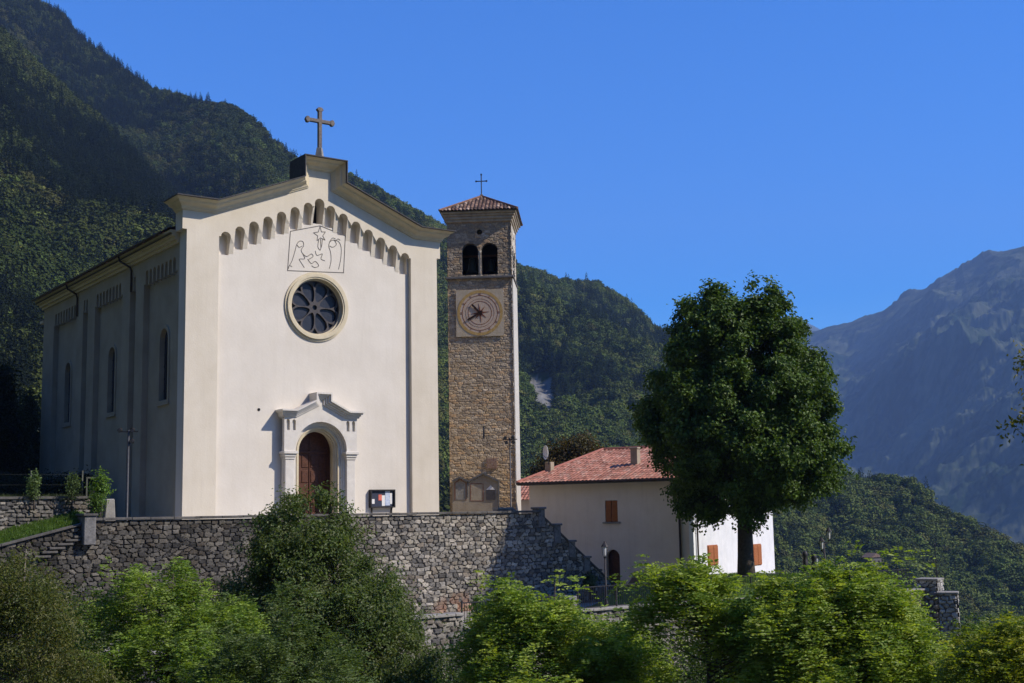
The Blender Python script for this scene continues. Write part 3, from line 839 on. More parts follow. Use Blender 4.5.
def corbel(c0, c1, z0a, z1a, zb):
    fb.add([(c0, .002, z0a), (c1, .002, z1a), (c1, .249, z1a), (c0, .249, z0a), (c0, .13, (z0a+zb)/2+.1), (c1, .13, (z0a+zb)/2+.1), (c1, .249, (z0a+zb)/2+.1), (c0, .249, (z0a+zb)/2+.1),
            (c0, .244, zb), (c1, .244, zb), (c1, .249, zb), (c0, .249, zb)],
           [(3, 2, 1, 0), (0, 1, 5, 4), (1, 2, 6, 5), (3, 0, 4, 7), (4, 5, 9, 8), (5, 6, 10, 9), (7, 4, 8, 11), (8, 9, 10, 11)])
ul = arches_u; n_a = len(ul)
for sgn in (0, 1):
    fl = (lambda u_: 14-u_) if sgn else (lambda u_: u_)
    for i in range(n_a):
        c0 = ul[i]+ra; z0a = at_z[i]-ra
        c1 = ul[i+1]-ra if i < n_a-1 else 7-.27; z1a = at_z[i+1]-ra if i < n_a-1 else 16.45
        zb = at_z[i]-1.02
        if i == n_a-1: zb = 15.55
        a0_, a1_ = (fl(c0), z0a), (fl(c1), z1a)
        if sgn: a0_, a1_ = a1_, a0_
        corbel(a0_[0], a1_[0], a0_[1], a1_[1], zb)
fb.build('arcade_band', M['cream'], church)
# cornice: stepped mouldings following the gable
co = MB()
def sweep(mb_, path, prof, ext, y_back, y_face=0.):
    """prof: (offset below the path, projection) from the wall outwards; returns at both ends"""
    rows = []
    for d_, p_ in prof:
        o_ = offset_path(path, d_); e_ = p_*ext; y_ = y_face-p_; yb = y_back+p_*.35
        row = [(o_[0][0]-e_, yb, o_[0][1]), (o_[0][0]-e_, y_, o_[0][1])]+[(q_[0], y_, q_[1]) for q_ in o_[1:-1]]+[(o_[-1][0]+e_, y_, o_[-1][1]), (o_[-1][0]+e_, yb, o_[-1][1])]
        rows.append(row)
    L_ = len(rows[0]); vs = [v_ for row in rows for v_ in row]
    fs = [(i*L_+j, i*L_+j+1, (i+1)*L_+j+1, (i+1)*L_+j) for i in range(len(rows)-1) for j in range(L_-1)]
    fs += [(i*L_+L_-1, i*L_, (i+1)*L_, (i+1)*L_+L_-1) for i in range(len(rows)-1)] if False else []
    mb_.add(vs, fs)
sweep(co, TOPP, [(.56, -.05), (.56, .06), (.50, .08), (.48, .13), (.42, .15), (.36, .20), (.31, .28), (.28, .37), (.24, .42), (.22, .44), (.17, .46), (.14, .52), (.10, .60), (.07, .66), (.04, .67), (.03, .70), (.03, -.05)], .80, .86)
co.build('cornice', M['moulding'], church)
cp = MB()
o_ = offset_path(TOPP, 0); i_ = offset_path(TOPP, .052)
o_ = [(o_[0][0]-.57, o_[0][1])]+o_[1:-1]+[(o_[-1][0]+.57, o_[-1][1])]; i_ = [(i_[0][0]-.57, i_[0][1])]+i_[1:-1]+[(i_[-1][0]+.57, i_[-1][1])]
cp.prism(i_+list(reversed(o_)), -.80, 1.02); cp.build('coping', M['slate'], church)
# dark recess behind the niche window
MB().box(6.6, 7.4, .9, 1.0, 15.5, 17.0).build('bell_niche', M['dark'], church)
# rose window
rs = MB()
def ring(mb_, c, r0, r1, y0, y1, n=64):
    A = [(c[0]+r1*math.cos(a), c[1]+r1*math.sin(a)) for a in np.linspace(0, 2*math.pi, n, endpoint=False)]
    B = [(c[0]+r0*math.cos(a), c[1]+r0*math.sin(a)) for a in np.linspace(0, 2*math.pi, n, endpoint=False)]
    mb_.prism(A, y0, y1, [B]); return mb_
ring(rs, rose_c, 1.66, 1.77, .17, .249); ring(rs, rose_c, 1.52, 1.66, .08, .249); ring(rs, rose_c, 1.44, 1.52, .12, .60); ring(rs, rose_c, 1.37, 1.44, .30, .60)
rw = rs.build('rose_window', M['moulding'], church)
ring(MB(), rose_c, .001, 1.39, .585, .60).build('glass', M['glass'], rw)
petals = []
for k in range(8):
    a = math.pi/8+k*math.pi/4
    pts = []
    for q in range(17):                                   # a petal: narrow at the hub, round outside
        s_ = q/16*2*math.pi
        rr = .80+.50*math.cos(s_); ww = (.30+.13*math.cos(s_))*math.sin(s_)
        if q < 16: pts.append((rose_c[0]+rr*math.cos(a)-ww*math.sin(a), rose_c[1]+rr*math.sin(a)+ww*math.cos(a)))
    petals.append(pts)
    a2 = k*math.pi/4
    petals.append([(rose_c[0]+1.33*math.cos(a2+t), rose_c[1]+1.33*math.sin(a2+t)) for t in (-.13, 0, .13)]+[(rose_c[0]+1.06*math.cos(a2), rose_c[1]+1.06*math.sin(a2))])
hub = [(rose_c[0]+.13*math.cos(a), rose_c[1]+.13*math.sin(a)) for a in np.linspace(0, 2*math.pi, 12, endpoint=False)]
plate = [(rose_c[0]+1.385*math.cos(a), rose_c[1]+1.385*math.sin(a)) for a in np.linspace(0, 2*math.pi, 64, endpoint=False)]
tr = MB().prism(plate, .46, .56, petals+[hub]).build('tracery', M['tracery'], rw)
# incised nativity panel
sc_ = 683/150.
def Z(x, y): return CH.front(270+x/sc_, 195+y/sc_, .25)
def ribbon(mb_, pts, w=.035, y=.249, cyc=False):
    pts = [np.array(p, float) for p in pts]
    if cyc: pts.append(pts[0])
    for a, b_ in zip(pts[:-1], pts[1:]):
        t = b_-a; l = np.linalg.norm(t)
        if l < 1e-6: continue
        t /= l; n_ = np.array([-t[1], t[0]])*w/2
        q = [a-n_-t*w*.3, b_-n_+t*w*.3, b_+n_+t*w*.3, a+n_-t*w*.3]
        mb_.prism([tuple(c) for c in q], y-.012, y+.006)
ln = MB()
ribbon(ln, [Z(*p) for p in [(93, 165), (228, 140), (343, 186), (335, 354), (80, 344)]], .035, cyc=True)
star = [(228, 142), (234, 168), (252, 168), (240, 186), (250, 205), (230, 195), (214, 208), (217, 186), (198, 172), (220, 168)]
ribbon(ln, [Z(*p) for p in star], .03, cyc=True)
for s_ in ([(222, 200), (218, 235), (226, 250)], [(230, 200), (232, 240)], [(238, 200), (236, 228), (228, 252)],
           [(88, 322), (100, 300), (112, 262), (122, 225), (135, 210), (150, 213), (153, 232), (142, 250), (150, 268), (168, 280), (188, 268), (196, 280), (178, 292)],
           [(122, 225), (132, 238), (147, 232)], [(100, 326), (88, 322), (84, 335)],
           [(150, 270), (158, 290), (134, 292), (142, 308), (156, 330)], [(172, 292), (188, 312), (206, 302), (222, 322), (204, 330), (190, 322)], [(206, 255), (214, 275), (238, 268), (232, 290), (250, 300)],
           [(270, 335), (278, 300), (276, 262), (268, 235), (272, 215), (290, 205), (302, 225), (286, 238), (272, 232)], [(290, 205), (312, 212), (324, 240), (322, 290), (312, 338)], [(298, 212), (308, 200), (320, 206)], [(270, 215), (284, 196), (298, 200)]):
    pts = [Z(*p) for p in s_]
    sm = []
    P_ = [np.array(p) for p in pts]
    for i in range(len(P_)-1):
        p0, p1, p2, p3 = P_[max(i-1, 0)], P_[i], P_[i+1], P_[min(i+2, len(P_)-1)]
        for q in range(4):
            t = q/4; sm.append(.5*((2*p1)+(-p0+p2)*t+(2*p0-5*p1+4*p2-p3)*t*t+(-p0+3*p1-3*p2+p3)*t**3))
    sm.append(P_[-1]); ribbon(ln, sm, .028)
ln.build('incised_panel', M['line'], church)
# portal
pc = 7.0
def roofline(h): return [(pc-2.0, 5.62), (pc-1.5, 5.62), (pc-.42, 6.12), (pc-.42, 6.5), (pc+.42, 6.5), (pc+.42, 6.12), (pc+1.5, 5.62), (pc+2.0, 5.62)]
pt = MB()
body = [(pc-2.0, 4.0)] + [(pc-2.0, 5.66), (pc-1.5, 5.66), (pc-.40, 6.20), (pc-.40, 6.55), (pc+.40, 6.55), (pc+.40, 6.20), (pc+1.5, 5.66), (pc+2.0, 5.66), (pc+2.0, 4.0)]
def body_poly(r_):
    return body + [(pc+r_, 4.0)] + arc(pc, 4.05, r_, 0, 180, 18) + [(pc-r_, 4.0)]
nh_ = []
for sg in (-1, 1):
    for k in (0, 1): c_n = pc+sg*(1.80-k*.32); nh_.append([(c_n-.09, 5.02), (c_n+.09, 5.02)]+arc(c_n, 5.46, .09, 0, 180, 6))
pt.prism(body_poly(1.42), -.25, -.13, nh_); pt.prism(body_poly(1.42), -.13, -.02)
def jamb(r_, y0, y1):
    """arched order reaching the ground"""
    o2 = [(pc-1.93, -.05), (pc-1.93, 4.2)] + list(reversed(arc(pc, 4.05, 1.6, 20, 160, 10))) + [(pc+1.93, 4.2), (pc+1.93, -.05)]
    pt.prism(o2+[(pc+r_, -.05)]+arc(pc, 4.05, r_, 0, 180, 18)+[(pc-r_, -.05)], y0, y1)
jamb(1.34, -.02, .06); jamb(1.26, .06, .14); jamb(1.16, .14, .23)
pt.build('portal', M['marble'], church)
portal = church.children[-1]
pj = MB()
for r0, r1, y0, y1 in ((1.10, 1.165, .10, .5), (1.02, 1.10, .20, .6), (.96, 1.04, .3, .52), (1.17, 1.24, .52, 1.16)):
    A = [(pc-r1, -.05)]+list(reversed(arc(pc, 4.05, r1, 0, 180, 18)))+[(pc+r1, -.05), (pc+r0, -.05)]+arc(pc, 4.05, r0, 0, 180, 18)+[(pc-r0, -.05)]
    pj.prism(A, y0, y1)
pj.build('door_surround', M['moulding'], portal)
pcz = MB()
RT = [(pc-2.05, 6.02), (pc-1.45, 6.02), (pc-.44, 6.52), (pc-.44, 6.90), (pc+.44, 6.90), (pc+.44, 6.52), (pc+1.45, 6.02), (pc+2.05, 6.02)]
for d0, d1, p in ((.34, .25, .08), (.25, .16, .16), (.16, .08, .26), (.08, .0, .36)):
    o_ = offset_path(RT, d1); i_ = offset_path(RT, d0); e = p*.6
    o_ = [(o_[0][0]-e, o_[0][1])]+o_[1:-1]+[(o_[-1][0]+e, o_[-1][1])]; i_ = [(i_[0][0]-e, i_[0][1])]+i_[1:-1]+[(i_[-1][0]+e, i_[-1][1])]
    pcz.prism(i_+list(reversed(o_)), -.25-p, .249)
pcz.prism([(pc-2.0, 5.6), (pc+2, 5.6), (pc+2, 5.72), (pc+1.45, 5.72), (pc+.42, 6.2), (pc+.4, 6.6), (pc-.4, 6.6), (pc-.42, 6.2), (pc-1.45, 5.72), (pc-2, 5.72)], -.251, .248)
pcz.build('portal_cornice', M['marble'], portal)
for sgn in (-1, 1):
    cx = pc+sgn*1.68
    q = MB(); q.box(cx-.29, cx+.29, -.24, .249, 0, .35); q.box(cx-.235, cx+.235, -.20, .249, .35, 3.6)
    colm = q.build('pilaster', M['marble'], portal, bevel=.015)
    q = MB(); q.box(cx-.27, cx+.27, -.24, .249, 3.6, 3.72); q.box(cx-.31, cx+.31, -.29, .249, 3.72, 3.86); q.box(cx-.38, cx+.38, -.37, .249, 3.86, 4.0)
    q.build('capital', M['marble'], colm, bevel=.015)
dr = MB().prism(arched(pc, 0, 4.05, 1.16, 18), 1.08, 1.14)
door = dr.build('door', M['wood'], church)
dp = MB()
for cx in (-.72, -.25, .25, .72):
    for z0 in (.25, 1.0, 0.90, 2.5, 3.25):
        dp.box(pc+cx-.18, pc+cx+.18, 1.045, 1.08, z0, z0+.6)
dp.box(pc-.03, pc+.03, 1.03, 1.08, 0, 5.1); dp.box(pc-.95, pc+.95, 1.02, 1.08, 3.95, 4.08)
dp.build('door_panels', M['wood'], door, bevel=.02)
MB().box(pc+.08, pc+.12, 0.98, 1.03, 1.0, 1.25).build('handle', M['iron'], door)
# vent hole in the facade
vu, vz = CH.front(258.8, 409.6, .25)
ring(MB(), (vu, vz), .001, .075, .235, .249, 12).build('vent', M['dark'], church)
# steps before the door
MB().box(pc-1.5, pc+1.5, -1.0, .2, 0, .0+.14).build('door_step', M['copingpale'], church, bevel=.02)

# nave, side wall with bays, pilasters, windows
LEN = 24.2
side = MB()
bays = [3.5, 11.5, 19.6]
def bay_outline(c): return [(c-2.35, .0), (c+2.35, .0), (c+2.35, 13.2), (c-2.35, 13.2)]
# inner wall plane at u=.30, outer pilaster layer at u=0 with recessed bays
wins = [[(q[0], q[1]) for q in arched(c, 6.56, 9.62, .60)] for c in bays]
side.prism([(0.90, -.1), (LEN, -.1), (LEN, 14.2), (0.90, 14.2)], .30, .9, wins, axis='x')
for w_ in (13.1, 13.7): pass
side.box(13.1, 13.7, 0.90, LEN, -.1, 14.2); side.box(.9, 13.1, LEN-.6, LEN, -.1, 14.2)
nave = side.build('nave_wall', M['sidewall_shaded'], church)
lay = MB()
def arcade(c0, c1, zt, n):
    w_ = (c1-c0)/n; out = []
    for i in range(n):
        m_ = c0+w_*(i+.5); rr = w_*.34
        out += [(m_-rr, zt-.75)] + arc(m_, zt-rr, rr, 180, 0, 6) + [(m_+rr, zt-.75)]
    return out
poly = [(0.90, -.1)]
for c in bays:
    if c == 11.5:
        pass
    poly += [(c-2.35, -.1), (c-2.35, 12.75)] + arcade(c-2.2, c+2.2, 13.4, 8) + [(c+2.35, 12.75), (c+2.35, -.1)]
poly += [(LEN, -.1), (LEN, 14.2), (0.90, 14.2)]
poly[1] = (max(poly[1][0], 0.91), -.1)
poly = [p for p in poly]
cl = [poly[0]]
for p in poly[1:]:
    if p[0] < 0.91: p = (0.91, p[1])
    if abs(p[0]-cl[-1][0])+abs(p[1]-cl[-1][1]) > 1e-4: cl.append(p)
narrow = []
for c in (7.5, 15.6):
    narrow.append([(c-.45, .4), (c+.45, .4), (c+.45, 12.7)]+list(reversed(arcade(c-.45, c+.45, 13.4, 2)))+[(c-.45, 12.7)])
lay.prism(cl, .0, .299, narrow, axis='x')
lay.build('nave_pilasters', M['sidewall_shaded'], church)
for c in bays:
    fr = MB()
    o2 = arched(c, 6.46, 9.62, .74); i2 = arched(c, 6.60, 9.62, .56)
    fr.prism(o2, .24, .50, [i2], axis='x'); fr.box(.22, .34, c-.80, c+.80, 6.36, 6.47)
    wf = fr.build('nave_window', M['sidewall_shaded'], church)
    MB().prism(arched(c, 6.5, 9.62, .6), .50, .52, axis='x').build('pane', M['glass'], wf)
    lb = MB()
    for k in range(1, 3): lb.box(.47, .50, c-.6+k*.4-.015, c-.6+k*.4+.015, 6.6, 10.0)
    for k in range(5): lb.box(.47, .50, c-.56, c+.56, 7.1+k*.6, 7.13+k*.6)
    lb.build('window_bars', M['iron'], wf)
ev = MB()
for z0, z1, p in ((14.0, 14.15, .12), (14.15, 14.32, .25), (14.32, 14.48, .38), (14.48, 14.60, .48)):
    ev.box(-p, .6, 0.91, LEN+p, z0, z1); ev.box(13.4, 14+p, 0.91, LEN+p, z0, z1)
ev.build('eaves', M['moulding'], church)
V = [(-.58, 0.91), (LEN+.7)]
rf = [((-.58, LEN+.6, 14.62), (-.58, 0.93, 14.62), (7, 0.93, 17.45), (7, LEN+.6, 17.45)),
      ((14.58, 0.93, 14.62), (14.58, LEN+.6, 14.62), (7, LEN+.6, 17.45), (7, 0.93, 17.45))]
tiles_obj('roof', rf, [(.10, .05, .035), (.14, .07, .045), (.08, .05, .04)], church, .3, .4, .04, 31)
MB().prism([(-.5, 14.4), (14.5, 14.4), (7, 17.35)], 0.93, LEN+.5).build('roof_boarding', M['core'], church)
for (v0, px, py) in ((7.6, 133, 264), (17.0, 73, 300)):
    d = MB(); d.tube([(-.55, v0+.7, 14.55), (-.5, v0+.6, 14.3), (-.15, v0, 13.9), (-.08, v0, 13.7), (-.08, v0, 12.6)], .055, 8)
    d.build('downpipe', M['pipe'], church, smooth=True)
g = MB(); g.tube([(-.62, 1.8, 14.62), (-.62, LEN+.5, 14.62)], .075, 8); g.build('gutter', M['pipe'], church)
# lower choir behind the nave
ch_ = MB().box(.45, 13.55, LEN, LEN+.5, -.1, 13.2).build('choir', M['cream'], church)
MB().prism([(-.05, 13.2), (14.05, 13.2), (14.05, 13.35), (7, 14.6), (-.05, 13.35)], LEN+.01, LEN+.8).build('choir_roof', M['moulding'], ch_)

# cross on the gable
xr = empty('gable_cross', CH.w(7.14, .30, 18.89), CH.th, 'weathered stone cross with knobbed arms on the church gable', 'cross')
q = MB(); q.lathe([(.30, 0), (.28, .16), (.17, .75), (.12, .8)], 4); q.build('plinth', M['copingpale'], xr)
q = MB(); q.box(-.10, .10, -.09, .09, .7, 2.72); q.box(-.66, .66, -.085, .085, 2.09, 2.28)
for (cx, cz, hx, hz_) in ((-.70, 2.185, .11, .16), (.70, 2.185, .11, .16), (0, 2.80, .15, .12)):
    q.prism([(cx-hx*1.3, cz), (cx-hx*.6, cz+hz_), (cx+hx*.6, cz+hz_), (cx+hx*1.3, cz), (cx+hx*.6, cz-hz_), (cx-hx*.6, cz-hz_)], -.10, .10)
q.prism([(-.24, 2.185), (0, 2.42), (.24, 2.185), (0, 1.95)], -.07, .07)
q.build('cross_arms', M['cross'], xr, bevel=.02)

# notice board on the facade
(nu0, nz1), (nu1, nz0) = CH.front(371.5, 489.5, -.05), CH.front(396.3, 507.5, -.05)
nb = empty('notice_board', CH.w((nu0+nu1)/2, 0.18, nz0), CH.th, 'dark framed notice board with papers beside the church door', 'notice board')
W2, H2 = (nu1-nu0)/2, nz1-nz0
q = MB().prism([(-W2, 0), (W2, 0), (W2, H2), (-W2, H2)], -.16, .06, [[(-W2+.07, .07), (W2-.07, .07), (W2-.07, H2-.07), (-W2+.07, H2-.07)]])
q.build('frame', M['iron'], nb, bevel=.01)
MB().box(-W2+.06, W2-.06, -.04, .05, .06, H2-.06).build('backing', M['boardback'], nb)
for (a0, a1, b0, b1, mm) in ((-.66, -.45, .22, .48, 'paper'), (-.22, -.02, .40, .72, 'paperred'), (-.02, .16, .10, .68, 'paper'), (.18, .46, .12, .92, 'paperblue'), (.47, .60, .2, .8, 'paper')):
    MB().box(a0*W2/.73, a1*W2/.73, -.052, -.041, b0*H2, b1*H2).build('notice', M[mm], nb)
for sx in (-1, 1): MB().box(sx*W2*.8-.03, sx*W2*.8+.03, -.02, .04, -nz0, 0).build('leg', M['iron'], nb)

# ------------------------------------------------------------------ bell tower
tw0 = at(450, 508, 76.1); TWTH = math.radians(-3.9)
TW = Frame((tw0[0], tw0[1]), TWTH)
tower = empty('bell_tower', TW.w(0, 0, 0), TWTH, 'tall rubble stone bell tower with painted clock beside the church', 'bell tower')
S = 3.97
STP = [(.49, .365, .225), (.57, .405, .22), (.38, .295, .20), (.53, .42, .285), (.62, .39, .19), (.27, .21, .145), (.61, .50, .35)]
def tcol(X, Z, c):
    c = c*.58+np.array([.43, .345, .24])*.42*(.75+.5*fbm(X*4, Z*6, 3, 77))[..., None]
    low_ = np.clip(1-(Z-2)/9, 0, 1)[..., None]
    warm = np.array([1.18, 1.06, .88]); cool = np.array([.80, .80, .82])
    w_ = np.clip(fbm(X*.6+3, Z*.35, 3, 8)*1.6-.3, 0, 1)[..., None]
    c = c*(warm*w_*low_+1*(1-w_*low_))
    up_ = np.clip((Z-8.5)/7, 0, 1)[..., None]
    return c*(cool*up_+(1-up_))
core = MB(); core.box(.06, S-.06, .06, S-.06, -.2, 15.0)
op = [[(q[0], q[1]) for q in arched(1.40, 15.25, 16.75, .50)], [(q[0], q[1]) for q in arched(2.60, 15.25, 16.75, .50)]]
rnd = [(2.0+.17*math.cos(a), 17.92+.17*math.sin(a)) for a in np.linspace(0, 2*math.pi, 16, endpoint=False)]
for (y0, y1, ax) in ((.06, .55, 'y'), (S-.55, S-.06, 'y')):
    core.prism([(.06, 15.0), (S-.06, 15.0), (S-.06, 18.9), (.06, 18.9)], y0, y1, op+[rnd], axis='y')
for (x0_, x1_) in ((.06, .55), (S-.55, S-.06)):
    core.prism([(.56, 15.0), (S-.56, 15.0), (S-.56, 18.9), (.56, 18.9)], x0_, x1_, op+[rnd], axis='x')
core.build('tower_core', M['core'], tower)
def keep_t(cx, cz):
    k = np.ones(len(cx), bool)
    for c in (1.40, 2.60):
        k &= ~((np.abs(cx-c) < .50) & (cz > 15.25) & (cz < 16.75)) & ~((cx-c)**2+(cz-16.75)**2 < .25)
    k &= ~((cx-2.0)**2+(cz-17.92)**2 < .17**2)
    k &= ~((np.abs(cx-2.08) < .07) & (cz > 5.25) & (cz < 6.0))
    return k
stone_sheet('masonry', S, 18.6, .40, .15, .038, .03, STP, (.25, .20, .145), 3, keep_t, tower, (0, .06, 0), 0, .10, tcol)
stone_sheet('masonry', S, 18.6, .42, .20, .05, .05, [(.5, .46, .38), (.56, .52, .44), (.44, .38, .30)], (.5, .46, .4), 4, keep_t, tower, (S-.06, 0, 0), math.pi/2, .10)
stone_sheet('masonry', S, 18.6, .42, .20, .06, .05, STP, (.30, .26, .20), 5, keep_t, tower, (.06, S, 0), -math.pi/2, .10, tcol)
stone_sheet('masonry', S, 18.6, .42, .20, .10, .05, STP, (.30, .26, .20), 6, keep_t, tower, (S, S-.06, 0), math.pi, .10, tcol)
MB().box(2.0, 2.16, .10, .14, 5.25, 6.0).build('slit_window', M['dark'], tower)
# corner quoins
qn = MB(); rq = np.random.default_rng(4); z = 0
while z < 18.4:
    h = rq.uniform(.26, .4); l = rq.uniform(.28, .55)
    qn.box(S-.012-l, S+.015, -.012, -.0+.05, z+.012, z+h); z += h
qc = MB()
qc.box(S-.02, S+.035, .03, S-.03, -.1, 15.0)
qc.build('corner_render', M['corner'], tower)
bt = MB(); bt.box(-.10, S+.10, -.10, S+.10, 15.02, 15.16); bt.build('string_course', M['core'], tower, bevel=.02)
cr_ = MB()
for z0, z1, p0 in ((18.55, 18.72, .06), (18.72, 18.90, .14), (18.90, 19.05, .22), (19.05, 19.18, .32)):
    cr_.box(-p0, S+p0, -p0, S+p0, z0, z1)
cr_.build('cornice', M['towercream'], tower, bevel=.03)
oh = .42; zr = 20.62; ze = 19.20; c = (S/2, S/2)
cs = [(-oh, -oh, ze), (S+oh, -oh, ze), (S+oh, S+oh, ze), (-oh, S+oh, ze)]; ap = (S/2, S/2, zr)
MB().add(cs+[ap], [(0, 1, 4), (1, 2, 4), (2, 3, 4), (3, 0, 4), (3, 2, 1, 0)]).build('roof_boarding', M['core'], tower)
tiles_obj('roof', [(cs[i], cs[(i+1) % 4], ap, ap) for i in range(4)], [(.13, .075, .055), (.22, .14, .10), (.10, .065, .05), (.30, .22, .17)], tower, .23, .42, .07, 51)
q = MB()
for i in range(4):
    a_, b2 = np.array(cs[i]), np.array(ap); q.tube([a_+[0, 0, .06], b2+[0, 0, .06]], .075, 6)
q.build('ridge_tiles', M['tile'] if False else mat('ridge_clay', (.16, .08, .05), (.30, .17, .11), .9, 6), tower)
bell = MB().lathe([(.06, 16.55), (.16, 16.5), (.22, 16.2), (.27, 15.85), (.40, 15.6), (.38, 15.58)], 20, (1.4, 1.25)); bell.build('bell', M['bronze'], tower, smooth=True)
bell = MB().lathe([(.06, 16.45), (.14, 16.4), (.20, 16.15), (.25, 15.85), (.36, 15.65), (.34, 15.63)], 20, (2.6, 1.25)); bell.build('bell', M['bronze'], tower, smooth=True)
lv = MB(); lv.box(.56, S-.56, S-.64, S-.58, 15.1, 18.4); lv.box(S-.64, S-.58, .56, S-.66, 15.1, 18.4)
lv.build('belfry_light_block', M['dark'], tower)  # added dark sheets, keep daylight out of the belfry from rear and right
MB().box(.5, S-.5, 1.2, 1.3, 16.6, 16.72).build('bell_beam', M['wood'], tower)
# belfry mullion shafts
for zz in (0,):
    MB().lathe([(.10, 15.25), (.075, 15.4), (.07, 16.55), (.12, 16.75)], 10, (2.0, .10)).build('mullion', M['copingpale'], tower, smooth=True)
# iron cross on the tower
q = MB(); q.tube([(0, 0, 0), (0, 0, 1.45)], .035, 6); q.tube([(-.33, 0, 1.02), (.33, 0, 1.02)], .033, 6)
for p in ((0, 1.45), (-.33, 1.02), (.33, 1.02)): q.box(p[0]-.05, p[0]+.05, -.03, .03, p[1]-.05, p[1]+.05)
txr = empty('iron_cross', TW.w(S/2, S/2, zr), TWTH, 'thin dark iron cross on top of the stone bell tower', 'cross')
q.build('cross_bars', M['iron'], txr)
MB().lathe([(.12, -.02), (.10, .12), (.04, .2)], 10).build('base_knob', M['core'], txr)
# clock
u0, z0 = TW.front(456.5, 337, 0); u1, z1 = TW.front(503.5, 289, 0)
ck = empty('tower_clock', TW.w((u0+u1)/2, -.045, (z0+z1)/2), TWTH, 'square plaster clock face with painted rings on the stone bell tower', 'clock')
hw, hh = (u1-u0)/2, (z1-z0)/2
MB().box(-hw, hw, -.0, .04, -hh, hh).build('dial_panel', M['face'], ck)
def flat_ring(r0, r1, y, mm, nm):
    return ring(MB(), (0, 0), r0, r1, y-.006, y, 72).build(nm, M[mm], ck)
flat_ring(.001, 1.37, -.001, 'pink', 'dial'); flat_ring(1.22, 1.39, -.008, 'ochre', 'painted_ring')
flat_ring(1.055, 1.085, -.008, 'red', 'ring_line'); flat_ring(.70, .73, -.008, 'red', 'ring_line'); flat_ring(.86, .872, -.008, 'red', 'ring_line')
ry = MB()
for k in range(8):
    a = k*math.pi/4+.12; L_ = .58 if k % 2 == 0 else .5
    ca, sa = math.cos(a), math.sin(a)
    ry.prism([(-.07*-sa, -.07*ca), (L_*ca, L_*sa), (.07*-sa, .07*ca)], -.018, -.009)
ry.build('sunburst', M['red'], ck)
nm_ = MB()
for k in range(12):
    a = math.pi/2-k*math.pi/6; ca, sa = math.cos(a), math.sin(a)
    for off in ((-.03, .03) if k % 3 else (-.05, 0, .05)):
        p0 = (1.10*ca-off*sa, 1.10*sa+off*ca); p1 = (1.20*ca-off*sa, 1.20*sa+off*ca); n_ = (-sa*.008, ca*.008)
        nm_.prism([(p0[0]-n_[0], p0[1]-n_[1]), (p1[0]-n_[0], p1[1]-n_[1]), (p1[0]+n_[0], p1[1]+n_[1]), (p0[0]+n_[0], p0[1]+n_[1])], -.016, -.009)
nm_.build('numerals', M['red'], ck)
def hand(dx, dz, w_, nm):
    L_ = math.hypot(dx, dz); ca, sa = dx/L_, dz/L_
    MB().prism([(-.18*ca+w_*sa, -.18*sa-w_*ca), (dx*.85+w_*1.2*sa, dz*.85-w_*1.2*ca), (dx, dz), (dx*.85-w_*1.2*sa, dz*.85+w_*1.2*ca), (-.18*ca-w_*sa, -.18*sa+w_*ca)], -.055, -.035).build(nm, M['hand'], ck)
hand(-.52, .56, .05, 'hour_hand'); hand(-.80, -.44, .05, 'minute_hand')
ring(MB(), (0, 0), .001, .13, -.05, -.02, 16).build('hub', M['hand'], ck)
# memorial panels at the foot of the tower
def TF(px, py): return TW.front(px, py, -.1)
k_ = 100/854.
def TQ(x, y): return TF(435+x*k_, 440+y*k_)
wl_ = [TQ(150, 620), TQ(150, 355), TQ(215, 322), TQ(275, 352), TQ(300, 352), TQ(412, 288), TQ(535, 348), TQ(535, 620)]
mem = MB().prism(wl_, -.14, .0).build('memorial_wall', M['memorial'], tower)
def strip(pts, w_, y0, y1, mm, nm, par):
    q = MB()
    for a, b_ in zip(pts[:-1], pts[1:]):
        a, b_ = np.array(a), np.array(b_); t = (b_-a)/np.linalg.norm(b_-a); n_ = np.array([-t[1], t[0]])*w_/2
        q.prism([tuple(a-n_), tuple(b_-n_), tuple(b_+n_), tuple(a+n_)], y0, y1)
    return q.build(nm, M[mm], par)
strip([TQ(150, 350), TQ(213, 318), TQ(280, 352)], .10, -.26, 0, 'core', 'hood_moulding', mem)
strip([TQ(282, 354), TQ(412, 284), TQ(545, 350)], .10, -.27, 0, 'core', 'hood_moulding', mem)
a0 = TQ(178, 510); a1 = TQ(262, 360)
MB().box(a0[0], a1[0], -.16, -.14, a0[1], a1[1]).build('marble_slab', M['copingpale'], mem)
strip([TQ(170, 515), TQ(170, 370), TQ(215, 335), TQ(266, 370), TQ(266, 515)], .03, -.17, -.14, 'red', 'painted_border', mem)
strip([TQ(305, 520), TQ(305, 370), TQ(412, 375), TQ(412, 520), TQ(305, 520)], .03, -.155, -.14, 'red', 'painted_border', mem)
strip([TQ(345, 372), TQ(398, 372)], .04, -.155, -.14, 'line', 'painted_border', mem)
a0 = TQ(437, 512); a1 = TQ(513, 428)
MB().box(a0[0], a1[0], -.18, -.14, a0[1], a1[1]).build('slate_plaque', M['tracery'], mem)
MB().prism([TQ(440, 424), TQ(475, 385), TQ(512, 424)], -.165, -.14).build('plaque_gable', M['paper'], mem)
strip([TQ(279, 360), TQ(279, 490)], .07, -.2, -.14, 'core', 'divider', mem)
strip([TQ(543, 350), TQ(543, 620)], .09, -.2, -.0, 'core', 'divider', mem)
a0 = TQ(440, 245); a1 = TQ(525, 155)
MB().box(a0[0], a1[0], -.03, .05, a0[1], a1[1]).build('bricked_window', mat('old_brick', (.20, .10, .07), (.34, .24, .17), .95, 7, .9, 18), tower)

